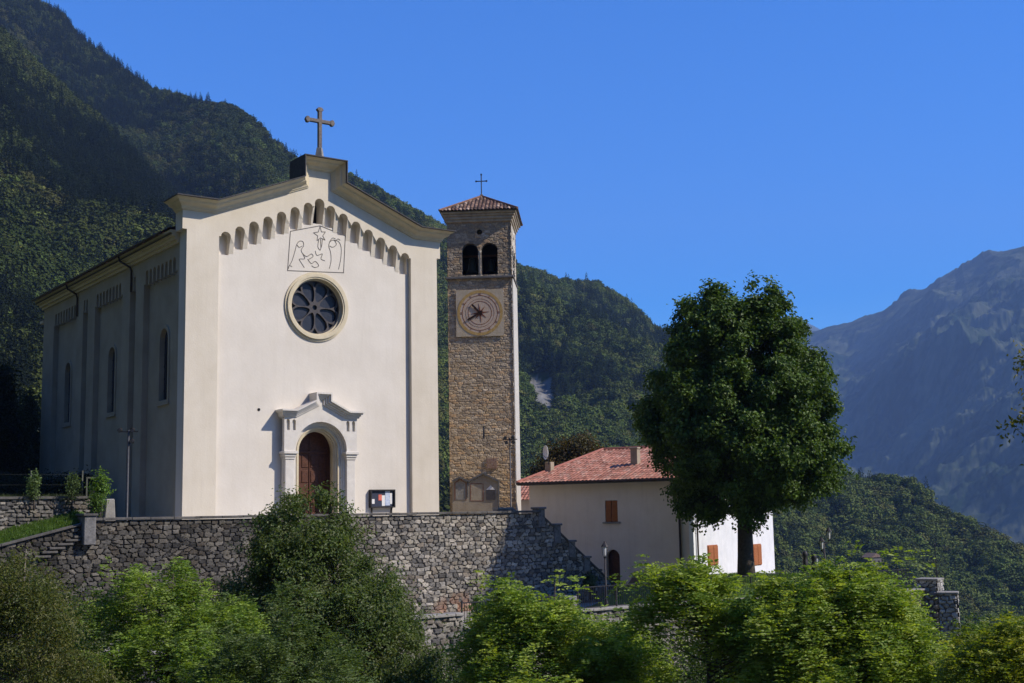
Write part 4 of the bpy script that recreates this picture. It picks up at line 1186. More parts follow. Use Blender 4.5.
# ------------------------------------------------------------------ house
HL = at(530.5, 560, 73.6); HR = at(694, 560, 68.0)
HTH = math.atan2(HR[1]-HL[1], HR[0]-HL[0]); HW = math.hypot(HR[0]-HL[0], HR[1]-HL[1])
HF = Frame((HL[0], HL[1]), HTH); G0 = -3.75
# depth so that the far right corner falls at px 774
best = min(np.arange(6, 20, .05), key=lambda d: abs(proj(HF.w(HW, d, -1))[0]-773.5))
HD = float(best); ZE = HF.front(600, 480.6, -.4)[1]
house = empty('village_house', HF.w(0, 0, G0), HTH, 'beige rendered house with red tiled hip roof and white end wall', 'house')
def hz_(z): return z-G0
w1 = arched(0, 0, 0, 1)
du0 = HF.front(607, 585, 0)[0]; du1 = HF.front(620.5, 585, 0)[0]; dtop = HF.front(614, 549.5, 0)[1]
dc, drd = (du0+du1)/2, (du1-du0)/2
wa = HF.front(605.5, 522, 0); wb = HF.front(617.3, 500.3, 0)
body = MB()
body.prism([(0, -.4), (HW, -.4), (HW, hz_(ZE)), (0, hz_(ZE))], 0, .4, [arched(dc, .02, hz_(dtop)-drd, drd), [(wa[0], hz_(wa[1])), (wb[0], hz_(wa[1])), (wb[0], hz_(wb[1])), (wa[0], hz_(wb[1]))]])
body.box(0, .4, .4, HD, -.4, hz_(ZE)); body.box(0, HW-.4, HD-.4, HD, -.4, hz_(ZE))
body.build('wall', M['house'], house)
MB().prism(arched(dc, 0, hz_(dtop)-drd, drd), .25, .32).build('door', M['wood'], house)
ws = MB()
for k in range(2):
    x0_ = wa[0]+k*(wb[0]-wa[0])/2; ws.box(x0_+.02, x0_+(wb[0]-wa[0])/2-.02, .03, .09, hz_(wa[1])+.02, hz_(wb[1])-.02)
    for q_ in range(9): 
        zq = hz_(wa[1])+.1+q_*(wb[1]-wa[1]-.2)/9; ws.box(x0_+.07, x0_+(wb[0]-wa[0])/2-.07, .012, .03, zq, zq+.05)
fw_ = ws.build('shutters', M['shutter'], house)
MB().box(wa[0]-.15, wb[0]+.15, -.08, .06, hz_(wa[1])-.09, hz_(wa[1])).build('sill', M['copingpale'], house)
# end wall, its own whitewash, with open shutters
SW = []
def sw(px, py, u=None): return HF.side(px, py, HW)
ends = [((708, 565), (716.5, 545.5)), ((753, 565), (760, 544.5)), ((747, 512), (754, 492))]
holes = []
for (a, b2) in ends:
    v0, zz0 = sw(*a); v1, zz1 = sw(*b2)
    holes.append([(v0, hz_(zz0)), (v1, hz_(zz0)), (v1, hz_(zz1)), (v0, hz_(zz1))])
MB().prism([(.0, -.4), (HD, -.4), (HD, hz_(ZE)), (.0, hz_(ZE))], HW-.4+.401, HW+.01, holes, axis='x').build('whitewashed_wall', M['housewhite'], house)
MB().box(HW-.398, HW-.002, .402, HD-.402, -.4, hz_(ZE)).build('wall_core', M['dark'], house)
for h_ in holes:
    v0, v1 = h_[0][0], h_[1][0]; zz0, zz1 = h_[0][1], h_[2][1]; wv = v1-v0
    fr = MB().prism([(v0-.05, zz0-.05), (v1+.05, zz0-.05), (v1+.05, zz1+.05), (v0-.05, zz1+.05)], HW-.05, HW+.03, [[(v0+.05, zz0+.05), (v1-.05, zz0+.05), (v1-.05, zz1-.05), (v0+.05, zz1-.05)]], axis='x').build('window', M['shutter'], house)
    sh = MB()
    sh.box(HW+.03, HW+.08, v0+.0, v0+wv*.5, zz0, zz1); sh.box(HW+.035, HW+.085, v0+wv*.52, v0+wv*1.0, zz0, zz1)
    for k in range(10):
        zz = zz0+.1+k*(zz1-zz0-.2)/10; sh.box(HW+.086, HW+.10, v0+wv*.56, v0+wv*.96, zz, zz+.05); sh.box(HW+.081, HW+.095, v0+wv*.05, v0+wv*.46, zz, zz+.05)
    sh.build('shutter', M['shutter'], house)
MB().box(HW-.22, HW+.03, -.03, .20, -.4, hz_(ZE)-.1).build('corner_strip', M['white'], house)
for (px, rr, mm) in ((680, .06, 'pipe'),):
    u_ = HF.front(px, 540, -.1)[0]
    MB().tube([(u_, -.09, .0), (u_, -.09, hz_(ZE)-.2), (u_, -.35, hz_(ZE)+.0)], rr, 8).build('downpipe', M[mm], house)
MB().tube([(HW+.10, .35, .0), (HW+.10, .35, hz_(ZE)-.1)], .05, 8).build('downpipe', M['pipe'], house)
# render fallen away low down
rb = np.random.default_rng(8)
pa, pb = HF.front(625, 588, 0)[0], HF.front(668, 588, 0)[0]
for (x0_, x1_, hmax, yy, mm) in ((pa, pb, 1.35, -.006, 'bare'), (HW*.02, pa-1.6, .75, -.006, 'bare')):
    xs_ = np.linspace(x0_, x1_, 40); top_ = hmax*np.sin(np.linspace(.15, 2.9, 40))*(.55+.8*fbm(xs_*1.7+5, xs_*0+2, 3, 6))+.15
    MB().prism([(x0_, -.2), (x1_, -.2)]+[(float(a), float(b2)) for a, b2 in zip(reversed(xs_), reversed(top_))], yy, .0).build('bare_patch', M[mm], house)
xs_ = np.linspace(2.5, 6.8, 30); top_ = .15+.75*np.sin(np.linspace(.1, 3, 30))*(.6+.7*fbm(xs_*1.5, xs_*0, 3, 8))
MB().prism([(2.5, -.2), (6.8, -.2)]+[(float(a), float(b2)) for a, b2 in zip(reversed(xs_), reversed(top_))], HW+.01, HW+.016, axis='x').build('bare_patch', mat('pale_bare_patch', (.38, .33, .28), (.5, .45, .39), .95, 3, .8, 8), house)
# hip roof
ov = .5; ZR = 4.75; eh = hz_(ZE)
rl = HF.front(603.5, 450, HD/2)
ZR = rl[1]; ru0 = rl[0]; ru1 = HW-HD*.42
ca = [(-ov, -ov, eh), (HW+ov, -ov, eh), (HW+ov, HD+ov, eh), (-ov, HD+ov, eh)]; r0_, r1_ = (ru0, HD/2, hz_(ZR)), (max(ru1, ru0+1.0), HD/2, hz_(ZR))
RED = [(.37, .165, .115), (.40, .185, .13), (.33, .145, .10), (.38, .21, .155)]
MB().add([(p[0], p[1], p[2]-.03) for p in ca]+[(r0_[0], r0_[1], r0_[2]-.05), (r1_[0], r1_[1], r1_[2]-.05)]+[(p[0], p[1], p[2]-.14) for p in ca],
         [(0, 1, 5, 4), (1, 2, 5), (2, 3, 4, 5), (3, 0, 4), (6, 9, 8, 7), (0, 6, 7, 1), (1, 7, 8, 2), (2, 8, 9, 3), (3, 9, 6, 0)]).build('roof_boarding', M['core'], house)
roof = tiles_obj('roof', [(ca[0], ca[1], r1_, r0_), (ca[1], ca[2], r1_, r1_), (ca[2], ca[3], r0_, r1_), (ca[3], ca[0], r0_, r0_)], RED, house, .25, .38, .05, 61)
q = MB()
for a, b2 in ((ca[0], r0_), (ca[3], r0_), (ca[1], r1_), (ca[2], r1_), (r0_, r1_)): q.tube([np.array(a)+[0, 0, .05], np.array(b2)+[0, 0, .05]], .10, 6)
q.build('ridge_tiles', mat('red_ridge_clay', (.30, .11, .08), (.45, .19, .14), .9, 6), roof)
g = MB(); g.tube([(-ov, -ov-.06, eh-.03), (HW+ov, -ov-.06, eh-.03)], .07, 6); g.tube([(HW+ov+.06, -ov, eh-.03), (HW+ov+.06, HD+ov, eh-.03)], .07, 6); g.build('gutter', M['pipe'], roof)
def roof_z(u, v): 
    return eh+(hz_(ZR)-eh)*min(1, (v+ov)/(HD/2+ov))
cu, _ = HF.front(636.5, 470, 2.4)
q = MB(); q.box(cu-.23, cu+.20, 2.15, 2.55, roof_z(0, 2.0)-.2, roof_z(0, 2.4)+.85); q.box(cu-.28, cu+.25, 2.1, 2.6, roof_z(0, 2.4)+.85, roof_z(0, 2.4)+.95)
q.build('chimney', M['memorial'], roof, bevel=.015)
cu2, _ = HF.front(549.5, 470, 1.6)
q = MB(); q.box(cu2-.22, cu2+.18, 1.45, 1.85, roof_z(0, 1.2)-.6, roof_z(0, 1.6)+.55)
q.build('chimney', M['memorial'], roof, bevel=.015)
dsh = empty('satellite_dish', HF.w(cu2, 1.35, G0+roof_z(0, 1.6)+.55), HTH-.5, 'small white satellite dish on a chimney of the red roofed house', 'satellite dish')
d = MB(); prof = [(0.001, .0), (.14, .012), (.27, .05), (.36, .10), (.365, .11)]
n_ = 20; vs = [(r_*math.cos(2*math.pi*k/n_)*.82, -z_, .55+r_*math.sin(2*math.pi*k/n_)*1.15) for r_, z_ in prof for k in range(n_)]
vs += [(x, y+.02, z) for x, y, z in vs]; m2 = len(prof)*n_
fs = [(i*n_+k, i*n_+(k+1) % n_, (i+1)*n_+(k+1) % n_, (i+1)*n_+k) for i in range(len(prof)-1) for k in range(n_)]
fs += [tuple(reversed([m2+a for a in f])) for f in fs]
d.add(vs, fs); d.build('reflector', M['white'], dsh, smooth=True)
q = MB(); q.tube([(0, .08, -.15), (0, .08, .55), (0, .01, .55)], .025, 6); q.tube([(0, .0, .2), (0, -.4, .48)], .012, 5); q.box(-.04, .04, -.46, -.38, .45, .53); q.build('mast', M['iron'], dsh)
# neighbour's roof showing to the left of the house
nbx = at(517, 490, 86)
nh = empty('neighbouring_house', (nbx[0]-.6, nbx[1], G0), -.35, 'low house with red tiled roof partly hidden behind the bell tower', 'house')
MB().box(0, 7, 0, 5, -1, 5.4).build('wall', M['house'], nh)
tiles_obj('roof', [((-.4, -.4, 5.4), (7.4, -.4, 5.4), (7.4, 2.5, 6.9), (-.4, 2.5, 6.9)), ((7.4, 5.4, 5.4), (-.4, 5.4, 5.4), (-.4, 2.5, 6.9), (7.4, 2.5, 6.9))], RED, nh, .25, .38, .05, 81)
MB().prism([(0, 5.3), (5, 5.3), (2.5, 6.75)], 0, 7, axis='x').build('gable', M['house'], nh)
# farmhouse on the far ridge at right
fpos = at(872, 560, 260)
fh = empty('farmhouse', (fpos[0], fpos[1], fpos[2]-1.6), .5, 'distant stone farmhouse with brown roof below the wooded ridge', 'house')
MB().box(-2.2, 2.2, -2, 2, 0, 3.6).build('wall', M['core'], fh); fh.scale = (.62, .62, .62)
MB().prism([(-2.5, 3.5), (2.5, 3.5), (0, 4.9)], -2.3, 2.3).build('roof', mat('brown_roof', (.15, .10, .08), (.20, .14, .11), .9, 2), fh)
for k in (-1.3, .6): MB().box(k, k+.8, -2.03, -2.0, 1.4, 2.4).build('window', M['dark'], fh)
#WALLS
# ------------------------------------------------------------------ retaining wall of the piazza
def poly_top(us, zs): return lambda u: np.interp(u, us, zs)
rwall = empty('retaining_wall', CH.w(-12, -6, -5.2), CH.th, 'tall rubble stone retaining wall carrying the church piazza', 'wall')
Z0 = -5.2
tu = [-12, -9.43, -6.4, -6.35, 16.15, 16.2, 21.2, 21.3]; tz = [-.75, -.12, .62, .80, .80, .62, -3.35, -3.8]
tp = poly_top(tu, tz)
STW = [(.15, .14, .125), (.21, .19, .16), (.10, .095, .088), (.26, .235, .19), (.17, .145, .115), (.22, .205, .18), (.31, .28, .235)]
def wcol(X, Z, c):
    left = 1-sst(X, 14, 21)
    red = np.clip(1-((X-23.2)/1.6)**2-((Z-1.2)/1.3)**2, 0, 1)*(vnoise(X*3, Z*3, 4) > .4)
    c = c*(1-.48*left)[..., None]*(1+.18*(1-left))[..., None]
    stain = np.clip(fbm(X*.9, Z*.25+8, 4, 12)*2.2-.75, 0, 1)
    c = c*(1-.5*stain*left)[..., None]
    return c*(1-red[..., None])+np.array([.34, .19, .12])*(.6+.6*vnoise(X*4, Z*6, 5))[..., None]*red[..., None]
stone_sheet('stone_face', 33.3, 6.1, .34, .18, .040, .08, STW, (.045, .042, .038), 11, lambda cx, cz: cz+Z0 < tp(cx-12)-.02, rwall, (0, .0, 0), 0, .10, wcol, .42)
prof = [(-0, 0)]+[(33.3, 0)]+[(u+12, z-Z0-.03) for u, z in zip(reversed(tu), reversed(tz))]
MB().prism(prof, .02, .45).build('wall_core', M['core'], rwall)
q = MB()
def cope(u0_, z0_, u1_, z1_, h=.11, y0=-.16, y1=.52):
    q.prism([(u0_+12, z0_-Z0), (u1_+12, z1_-Z0), (u1_+12, z1_-Z0+h), (u0_+12, z0_-Z0+h)], y0, y1)
rc = np.random.default_rng(3); u = -6.35
while u < 16.1:
    l = min(rc.uniform(.7, 1.3), 16.15-u+.01); dz = rc.uniform(-.008, .008); cope(u+.006, .80+dz, u+l-.006, .80+dz); u += l
q.build('coping', M['coping'], rwall, bevel=.015)
q = MB()
cope(-12, -.75, -9.43, -.12, .10); cope(-9.42, -.12, -6.42, .62, .10)
cope(16.2, .62, 21.15, -3.30, .10, -.10, .45)
q.build('coping', M['coping'], rwall, bevel=.015)
# pier and cantilever steps in the wall's left part
pu, pz_ = CH.front(90.5, 513, -6.4)
q = MB(); q.box(pu-.25+12, pu+.22+12, -.45, .5, -.15-Z0, .98-Z0); q.build('pier', M['pier_stone'], rwall, bevel=.03)
q = MB(); q.box(pu-.30+12, pu+.27+12, -.52, .56, .98-Z0, 1.08-Z0); q.build('pier_cap', M['coping'], rwall, bevel=.02)
steps = MB()
for i, (px, py) in enumerate([(82, 535.5), (73.5, 539), (65.5, 543), (57.5, 547), (50, 551), (43, 555.5)]):
    su, szz = CH.front(px+3, py, -6.2)
    steps.box(su-.42+12, su+.18+12, -.24, .05, szz-.09-Z0, szz-Z0)
steps.build('cantilever_step', M['coping'], rwall, bevel=.015)
# stair down to the street, with two stepped parapets
stair = empty('stair', CH.w(16.3, -5.5, 0), CH.th, 'stone stair descending from the piazza to the street beside the house', 'stair')
q = MB(); ns = 22; run = 5.0/ns; rise = 3.75/ns
sp = [(0, -3.9)]+[(0, 0)]
for i in range(ns): sp += [(i*run, -i*rise)] if i == 0 else [(i*run, -(i-1)*rise-rise*0), (i*run, -i*rise)]
sp = [(0, -3.9), (0, -.02)]
for i in range(ns): sp += [((i+1)*run, -.02-i*rise), ((i+1)*run, -.02-(i+1)*rise)]
sp += [(ns*run, -3.9)]
q.prism(sp, .03, 2.0); q.build('steps', M['copingpale'], stair)
q = MB()
q.prism([(-.1, -3.9), (5.1, -3.9), (5.1, -2.95), (-.1, .98), (-1.0, 1.0), (-1.0, -.1)], 2.0, 2.4); q.build('parapet', M['pier_stone'], stair)
q = MB()
q.prism([(-1.0, 1.0), (-.1, .98), (5.1, -2.95), (5.1, -2.83), (-.1, 1.10), (-1.0, 1.10)], 1.92, 2.48); q.build('coping', M['copingpale'], stair)
posts = [((541, 507)), (555, 524), (571, 540), (586, 556)]
for i, (px, py) in enumerate([(540.5, 507), (556.5, 523.5), (571, 540), (586, 556)]):
    u_, z_ = CH.front(px, py, -6.0)
    q = MB(); lo = float(tp(u_))-.6
    q.box(u_-.20-16.3, u_+.20-16.3, -.60, -.06, lo, z_-.1); q.box(u_-.26-16.3, u_+.26-16.3, -.66, 0, z_-.1, z_); q.build('post', M['pier_stone'], stair, bevel=.02)

# ------------------------------------------------------------------ lower wall along the street, its railing and piers
LWL = float(np.linalg.norm(LW1-LW0)); LWTH = math.atan2(LD[1], LD[0])
LF = Frame((LW0[0], LW0[1]), LWTH)
lwall = empty('street_wall', LF.w(0, 0, -9.5), LWTH, 'lower rubble stone wall under the iron railing along the street', 'wall')
ua = LF.front(462, 615, 0)[0]
ub = LF.front(565, 598, 0)[0]; uc_ = LF.front(573, 598, 0)[0]
print('lower wall', LWL, ua, ub, [LF.front(*p, 0) for p in [(420, 620), (462, 615), (464, 632), (500, 625), (578, 612.6), (629, 607.8), (690, 603), (860, 592), (920, 585), (940, 578)]])
zt_l = LF.front(441, 617.5, 0)[1]; zt_m = LF.front(500, 626, 0)[1]; zt_r = LF.front(629, 607.8, 0)[1]
lt = poly_top([-2, ua, ua+.02, ub, ub+.6, 18, 33], [zt_l, zt_l, zt_m, zt_m+.08, -3.17, -3.30, -3.66])
stone_sheet('stone_face', LWL+2, 7, .36, .20, .05, .08, STW, (.05, .047, .042), 21, lambda cx, cz: cz-9.5 < lt(cx-2)-.03, lwall, (-2, 0, 0), 0, .11, lambda X, Z, c: c*1.05, .36)
pf = [(-2, 0), (LWL, 0), (LWL, -3.66+9.5), (18, -3.30+9.5), (ub+.6, -3.17+9.5), (ub, zt_m+9.5), (ua+.02, zt_m+9.5), (ua, zt_l+9.5), (-2, zt_l+9.5)]
MB().prism(pf, .02, .5).build('wall_core', M['core'], lwall)
q = MB(); rc = np.random.default_rng(6)
u = -2.
while u < LWL:
    z_ = float(lt(u+.3)); l = rc.uniform(.8, 1.4)
    for lim in (ua, ub, ub+.6):
        if u < lim-.05 < u+l-.05: l = lim-u
    q.box(u+.006, u+l-.006, -.15, .56, z_+9.5, z_+9.5+.11); u += l
q.build('coping', M['copingpale'], lwall, bevel=.02)
q = MB(); q.box(ub, ub+.5, -.2, .5, 3.0, LF.front(569, 596, 0)[1]+9.5); q.build('pier', M['pier_stone'], lwall, bevel=.03)
# railing panels
def railing(u0_, u1_, zb, h, name_label, fr=LF, v=.2, sp=.125, group=None):
    rt = empty('railing', fr.w(u0_, v, zb), fr.th, name_label, 'railing', group)
    L_ = u1_-u0_
    q = MB(); q.box(0, L_, -.02, .02, h-.04, h); q.box(0, L_, -.015, .015, .10, .13); q.build('rail', M['iron'], rt)
    q = MB(); k = 0
    while k*sp < L_: q.box(k*sp-.008, k*sp+.008, -.008, .008, .1, h-.03); k += 1
    o = q.build('bars', M['iron'], rt)
    k = 0
    while k*2.2 <= L_+.1:
        MB().box(min(k*2.2, L_)-.025, min(k*2.2, L_)+.025, -.025, .025, -.1, h+.06).build('post', M['iron'], rt); k += 1
    return rt
railing(ua+.15, ub-.15, zt_m+.11, .85, 'black iron railing on the low stretch of street wall left of the short stone pier')
railing(ub+.9, ub+15, -3.27+.11, .95, 'long black iron railing in front of the beige house and big tree')
railing(ub+15.2, LWL-.5, -3.52+.11, .95, 'black iron railing near the two piers at the right end of the street wall')
# end piers at right
p1 = at(929.5, 577.5, 68.6); ep = empty('stone_pier', (p1[0], p1[1], -9), LWTH+.25, 'tall square rubble pier with flat cap at the right end of street wall', 'pier', None)
def pier(root, w_, h_, seed):
    for k in range(4):
        a = k*math.pi/2; stone_sheet('stone_face', w_*2, h_, .36, .22, .045, .09, [(.36, .35, .32), (.44, .42, .39), (.28, .27, .25), (.5, .48, .44)], (.12, .11, .10), seed+k, None, root,
            (-w_*math.cos(a)+w_*math.sin(a)*1.0, -w_*math.sin(a)-w_*math.cos(a), 0), a, .15)
    MB().box(-w_+.02, w_-.02, -w_+.02, w_-.02, 0, h_).build('pier_core', M['core'], root)
    MB().box(-w_-.10, w_+.10, -w_-.10, w_+.10, h_, h_+.11).build('cap', M['copingpale'], root, bevel=.02)
pier(ep, .50, float(p1[2])+9-.14, 31)
p2 = at(947.5, 591, 67.2); ep2 = empty('stone_pier', (p2[0], p2[1], -10), LWTH+.5, 'lower stepped rubble pier just right of the taller one', 'pier')
pier(ep2, .44, float(p2[2])+10-.14, 41)
# street lamps
def flood_lamp(px, pyb, pyt, Y, label, heads):
    b_ = at(px, pyb, Y); t_ = at(px, pyt, Y); zb = 0.; H = t_[2]-zb
    rt = empty('street_lamp', (b_[0], b_[1], zb), 0, label, 'street lamp', None)
    MB().lathe([(.09, 0), (.085, .25), (.045, .3), (.035, H)], 10).build('pole', M['polegrey'], rt, smooth=True)
    q = MB(); q.box(-.42, .42, -.02, .02, H-.10, H-.05); q.box(-.02, .25, -.02, .02, H-.62, H-.58); q.build('crossbar', M['iron'], rt)
    for (dx, dz) in heads:
        q = MB(); q.tube([(dx, .10, H+dz-.02), (dx, -.02, H+dz+.02), (dx, -.16, H+dz-.02), (dx, -.20, H+dz-.03)], [.04, .08, .10, .10], 12)
        hd = q.build('lamp_head', M['iron'], rt, smooth=False)
        MB().tube([(dx, -.19, H+dz-.03), (dx, -.215, H+dz-.035)], .085, 12).build('lamp_glass', M['polegrey'], hd)
    return rt
flood_lamp(127, 517, 430, 58.5, 'slim grey floodlight post beside the shaded side wall of the church', [(-.38, .0), (.20, .0), (.18, -.50)])
flood_lamp(511, 509, 438, 71.0, 'slim dark floodlight post in front of the bell tower', [(-.26, .02), (.16, .04), (.20, -.22), (-.2, -.24)])
def lantern_lamp(px, Y, pyb, pyt, label, twin=False):
    b_ = at(px, pyb, Y); t_ = at(px, pyt, Y); H = t_[2]-b_[2]
    rt = empty('street_lamp', b_, .3, label, 'street lamp')
    MB().lathe([(.10, 0), (.09, .5), (.05, .6), (.035, H-.6)], 10).build('pole', M['iron'], rt, smooth=True)
    for dx in ([0] if not twin else [-.14, .30]):
        hz2 = H-.62 if dx <= 0 else H-.25
        if dx > 0: hz2 = H-.45
        if twin and dx < 0: hz2 = H-.95
        q = MB(); q.lathe([(.04, hz2), (.09, hz2+.05), (.125, hz2+.40), (.13, hz2+.42)], 6, (dx, 0)); hd = q.build('lantern_glass', M['lampglass'], rt)
        q = MB(); q.lathe([(.17, hz2+.42), (.14, hz2+.48), (.06, hz2+.58), (.03, hz2+.66)], 8, (dx, 0)); q.lathe([(.04, hz2-.08), (.08, hz2)], 6, (dx, 0))
        for k in range(6):
            a = k*math.pi/3; q.tube([(dx+.09*math.cos(a), .09*math.sin(a), hz2+.04), (dx+.13*math.cos(a), .13*math.sin(a), hz2+.43)], .012, 4)
        if twin: q.tube([(0, 0, hz2-.2), (dx*.6, 0, hz2-.15), (dx, 0, hz2-.05)], .02, 5)
        q.build('lantern_cap', M['iron'], hd)
lantern_lamp(606.5, 55.2, 614, 542, 'single lantern street lamp on dark post in front of the beige house door')
lantern_lamp(826.5, 66, 592, 531, 'street lamp with two white lanterns right of the big tree', True)
tp_ = at(937, 580, 69); q = MB().lathe([(.05, 0), (.04, .3), (.022, 2.85)], 8)
pp = empty('flagpole', (tp_[0], tp_[1], tp_[2]-1.0), 0, 'thin bare dark pole standing behind the tall right pier', 'pole'); q.build('pole', M['iron'], pp); MB().lathe([(.035, 2.85), (.05, 2.9), (.001, 2.96)], 8).build('finial', M['iron'], pp)
for i, (px, py, lab) in enumerate(((806.5, 550.5, 'left one of two dark rounded gate posts beyond the leafy trees'), (815.5, 553, 'right one of two dark rounded gate posts with pale edge beyond the leafy trees'))):
    b_ = at(px, py+40, 68); t_ = at(px, py, 68); H = float(t_[2]-b_[2])
    g_ = empty('gate_post', b_, 0, lab, 'post'); MB().lathe([(.16, 0), (.15, H-.5), (.10, H-.42), (.17, H-.28), (.14, H-.08), (.02, H)], 12).build('post', M['iron'], g_, smooth=True)
    if i: MB().box(.12, .20, -.1, .1, H-.9, H-.3).build('sign_plate', M['white'], g_)
wp = at(598.5, 586, 66); tpz = at(598.5, 571, 66)
g_ = empty('marker_post', (wp[0], wp[1], -3.75), .3, 'small pale stone bollard left of the arched house door', 'bollard')
MB().box(-.13, .13, -.12, .12, 0, float(tpz[2])+3.75).build('shaft', M['copingpale'], g_, bevel=.02); MB().box(-.18, .18, -.17, .17, float(tpz[2])+3.75, float(tpz[2])+3.85).build('cap', M['coping'], g_, bevel=.02)

# ------------------------------------------------------------------ garden at left: bank, upper wall, fence, gate
gb = MB(); 
bank_u = [-13, -5.6]; zz = 1.55
tag(MB().prism([tuple(CH.w(-40, -4.4, 0)[:2]), tuple(CH.w(-5.6, -4.4, 0)[:2]), tuple(CH.w(-5.6, 34, 0)[:2]), tuple(CH.w(-40, 34, 0)[:2])], -6, 1.5, axis='z').build('garden_terrace', M['soil']), kind='structure')
bx = np.linspace(-14, -5.9, 60); by = np.linspace(-5.9, -4.35, 14)
BX, BY = np.meshgrid(bx, by)
BZ = np.minimum(tp(BX)+.08, .80)+(BY+5.9)/1.55*.42+.10*fbm(BX*3, BY*3+20, 3, 5)-.04
V = np.array([CH.w(a, b2, c_) for a, b2, c_ in zip(BX.ravel(), BY.ravel(), BZ.ravel())]); I = np.arange(BX.size).reshape(BX.shape)
tag(mesh_np('grass_bank', V, np.stack([I[:-1, :-1], I[:-1, 1:], I[1:, 1:], I[1:, :-1]], -1).reshape(-1, 4), M['grass'], None, None, True), kind='structure')
gw = empty('garden_wall', CH.w(-14, -4.45, -.8), CH.th, 'low grey rubble wall above the grass bank left of the church', 'wall')
stone_sheet('stone_face', 8.4, 2.5, .30, .16, .05, .09, STW, (.07, .065, .06), 61, None, gw, (0, 0, 0), 0, .15, lambda X, Z, c: c*.9)
MB().box(0, 8.4, .02, .4, 0, 2.5).build('wall_core', M['core'], gw); MB().box(0, 8.42, -.12, .5, 2.5, 2.6).build('coping', M['coping'], gw)
# wire fence posts and gate frame
fn_ = empty('garden_fence', CH.w(-14, -4.0, 1.5), CH.th, 'thin wire garden fence on top of the low rubble wall', 'fence')
q = MB()
for k in range(3): q.tube([(0, 0, .35+k*.42), (8.2, 0, .35+k*.42)], .003, 4)
q.build('wires', M['wire'], fn_)
for k in range(5): MB().tube([(k*2.05, 0, -.1), (k*2.05, 0, 1.35)], .03, 6).build('post', M['wire'], fn_, smooth=True)
ga = CH.front(86, 512, -4.2); gb_ = CH.front(103, 477, -4.2)
gt = empty('garden_gate', CH.w((ga[0]+gb_[0])/2, -4.2, .6), CH.th, 'pale metal garden gate frame beside the leafy vine', 'gate')
hw_ = (gb_[0]-ga[0])/2; gh = gb_[1]-.6
q = MB(); q.box(-hw_-.03, -hw_+.03, -.03, .03, 0, gh); q.box(hw_-.03, hw_+.03, -.03, .03, 0, gh); q.box(-hw_, hw_, -.03, .03, gh-.06, gh); q.build('gate_frame', M['wire'], gt)
q = MB(); q.box(-hw_+.1, hw_-.1, -.01, .01, .1, .16)
for k in range(8): q.box(-hw_+.1+k*(2*hw_-.2)/8, -hw_+.11+k*(2*hw_-.2)/8, -.01, .01, .1, gh-.3)
q.build('gate_leaf', M['wire'], gt)
sa = CH.front(111, 519, -4.8); sb = CH.front(108, 499, -4.8)
sp_ = empty('stone_post', CH.w(sa[0]-.1, -4.8, 0), CH.th, 'tapering pale stone post between the vine and church wall', 'post')
MB().prism([(-.28, 0), (.28, 0), (.17, sb[1]), (-.17, sb[1])], -.2, .2).build('post_block', M['copingpale'], sp_, bevel=.03)
#TREES
# ------------------------------------------------------------------ trees and shrubs
def ground_at(x, y): return float(g_height(np.array(x, float), np.array(y, float)))
GD = [(.04, .07, .012), (.055, .09, .016), (.07, .11, .022)]
GL = [(.16, .25, .03), (.21, .30, .04), (.11, .18, .024), (.26, .34, .06)]
GB = [(.20, .30, .035), (.28, .37, .05), (.14, .22, .028), (.36, .43, .08)]
# the big tree
YB = 62.6
bt0 = at(747, 582, YB); bt0[2] -= .15
BIG = [(686, 302), (700, 294), (717, 289), (738, 283), (759, 275), (772, 282), (783, 292), (795, 312), (803, 330), (813, 347), (824, 362), (832, 380), (838, 398), (835, 412), (845, 438), (850, 462), (846, 480), (834, 486), (815, 495), (795, 500), (778, 505), (768, 514), (757, 530), (748, 542), (738, 535), (735, 512), (722, 502), (708, 506), (698, 517), (688, 514), (676, 510), (664, 500), (668, 484), (652, 470), (646, 450), (634, 428), (636, 412), (648, 390), (652, 372), (662, 352), (668, 330), (674, 314)]
L_ = [px_lobe(*a) for a in [(745, 330, YB, 60, 50), (742, 400, YB, 90, 60), (745, 455, YB, 95, 45)]]
make_tree('deciduous_tree', 'large dense dark green tree with dark trunk in front of the white house wall', L_, bt0, 101, 13000, 14, .15, .19,
          [(.05, .095, .012), (.07, .125, .017), (.105, .17, .025)], trunk_r=.38, trans='leafdense', limb_low=.42, limb_w=.30, limbs=150, lw=.7, clump=(700, .42), outline=([(745+(x-745)*1.005, 400+(y-400)*1.02) for x, y in BIG], YB))
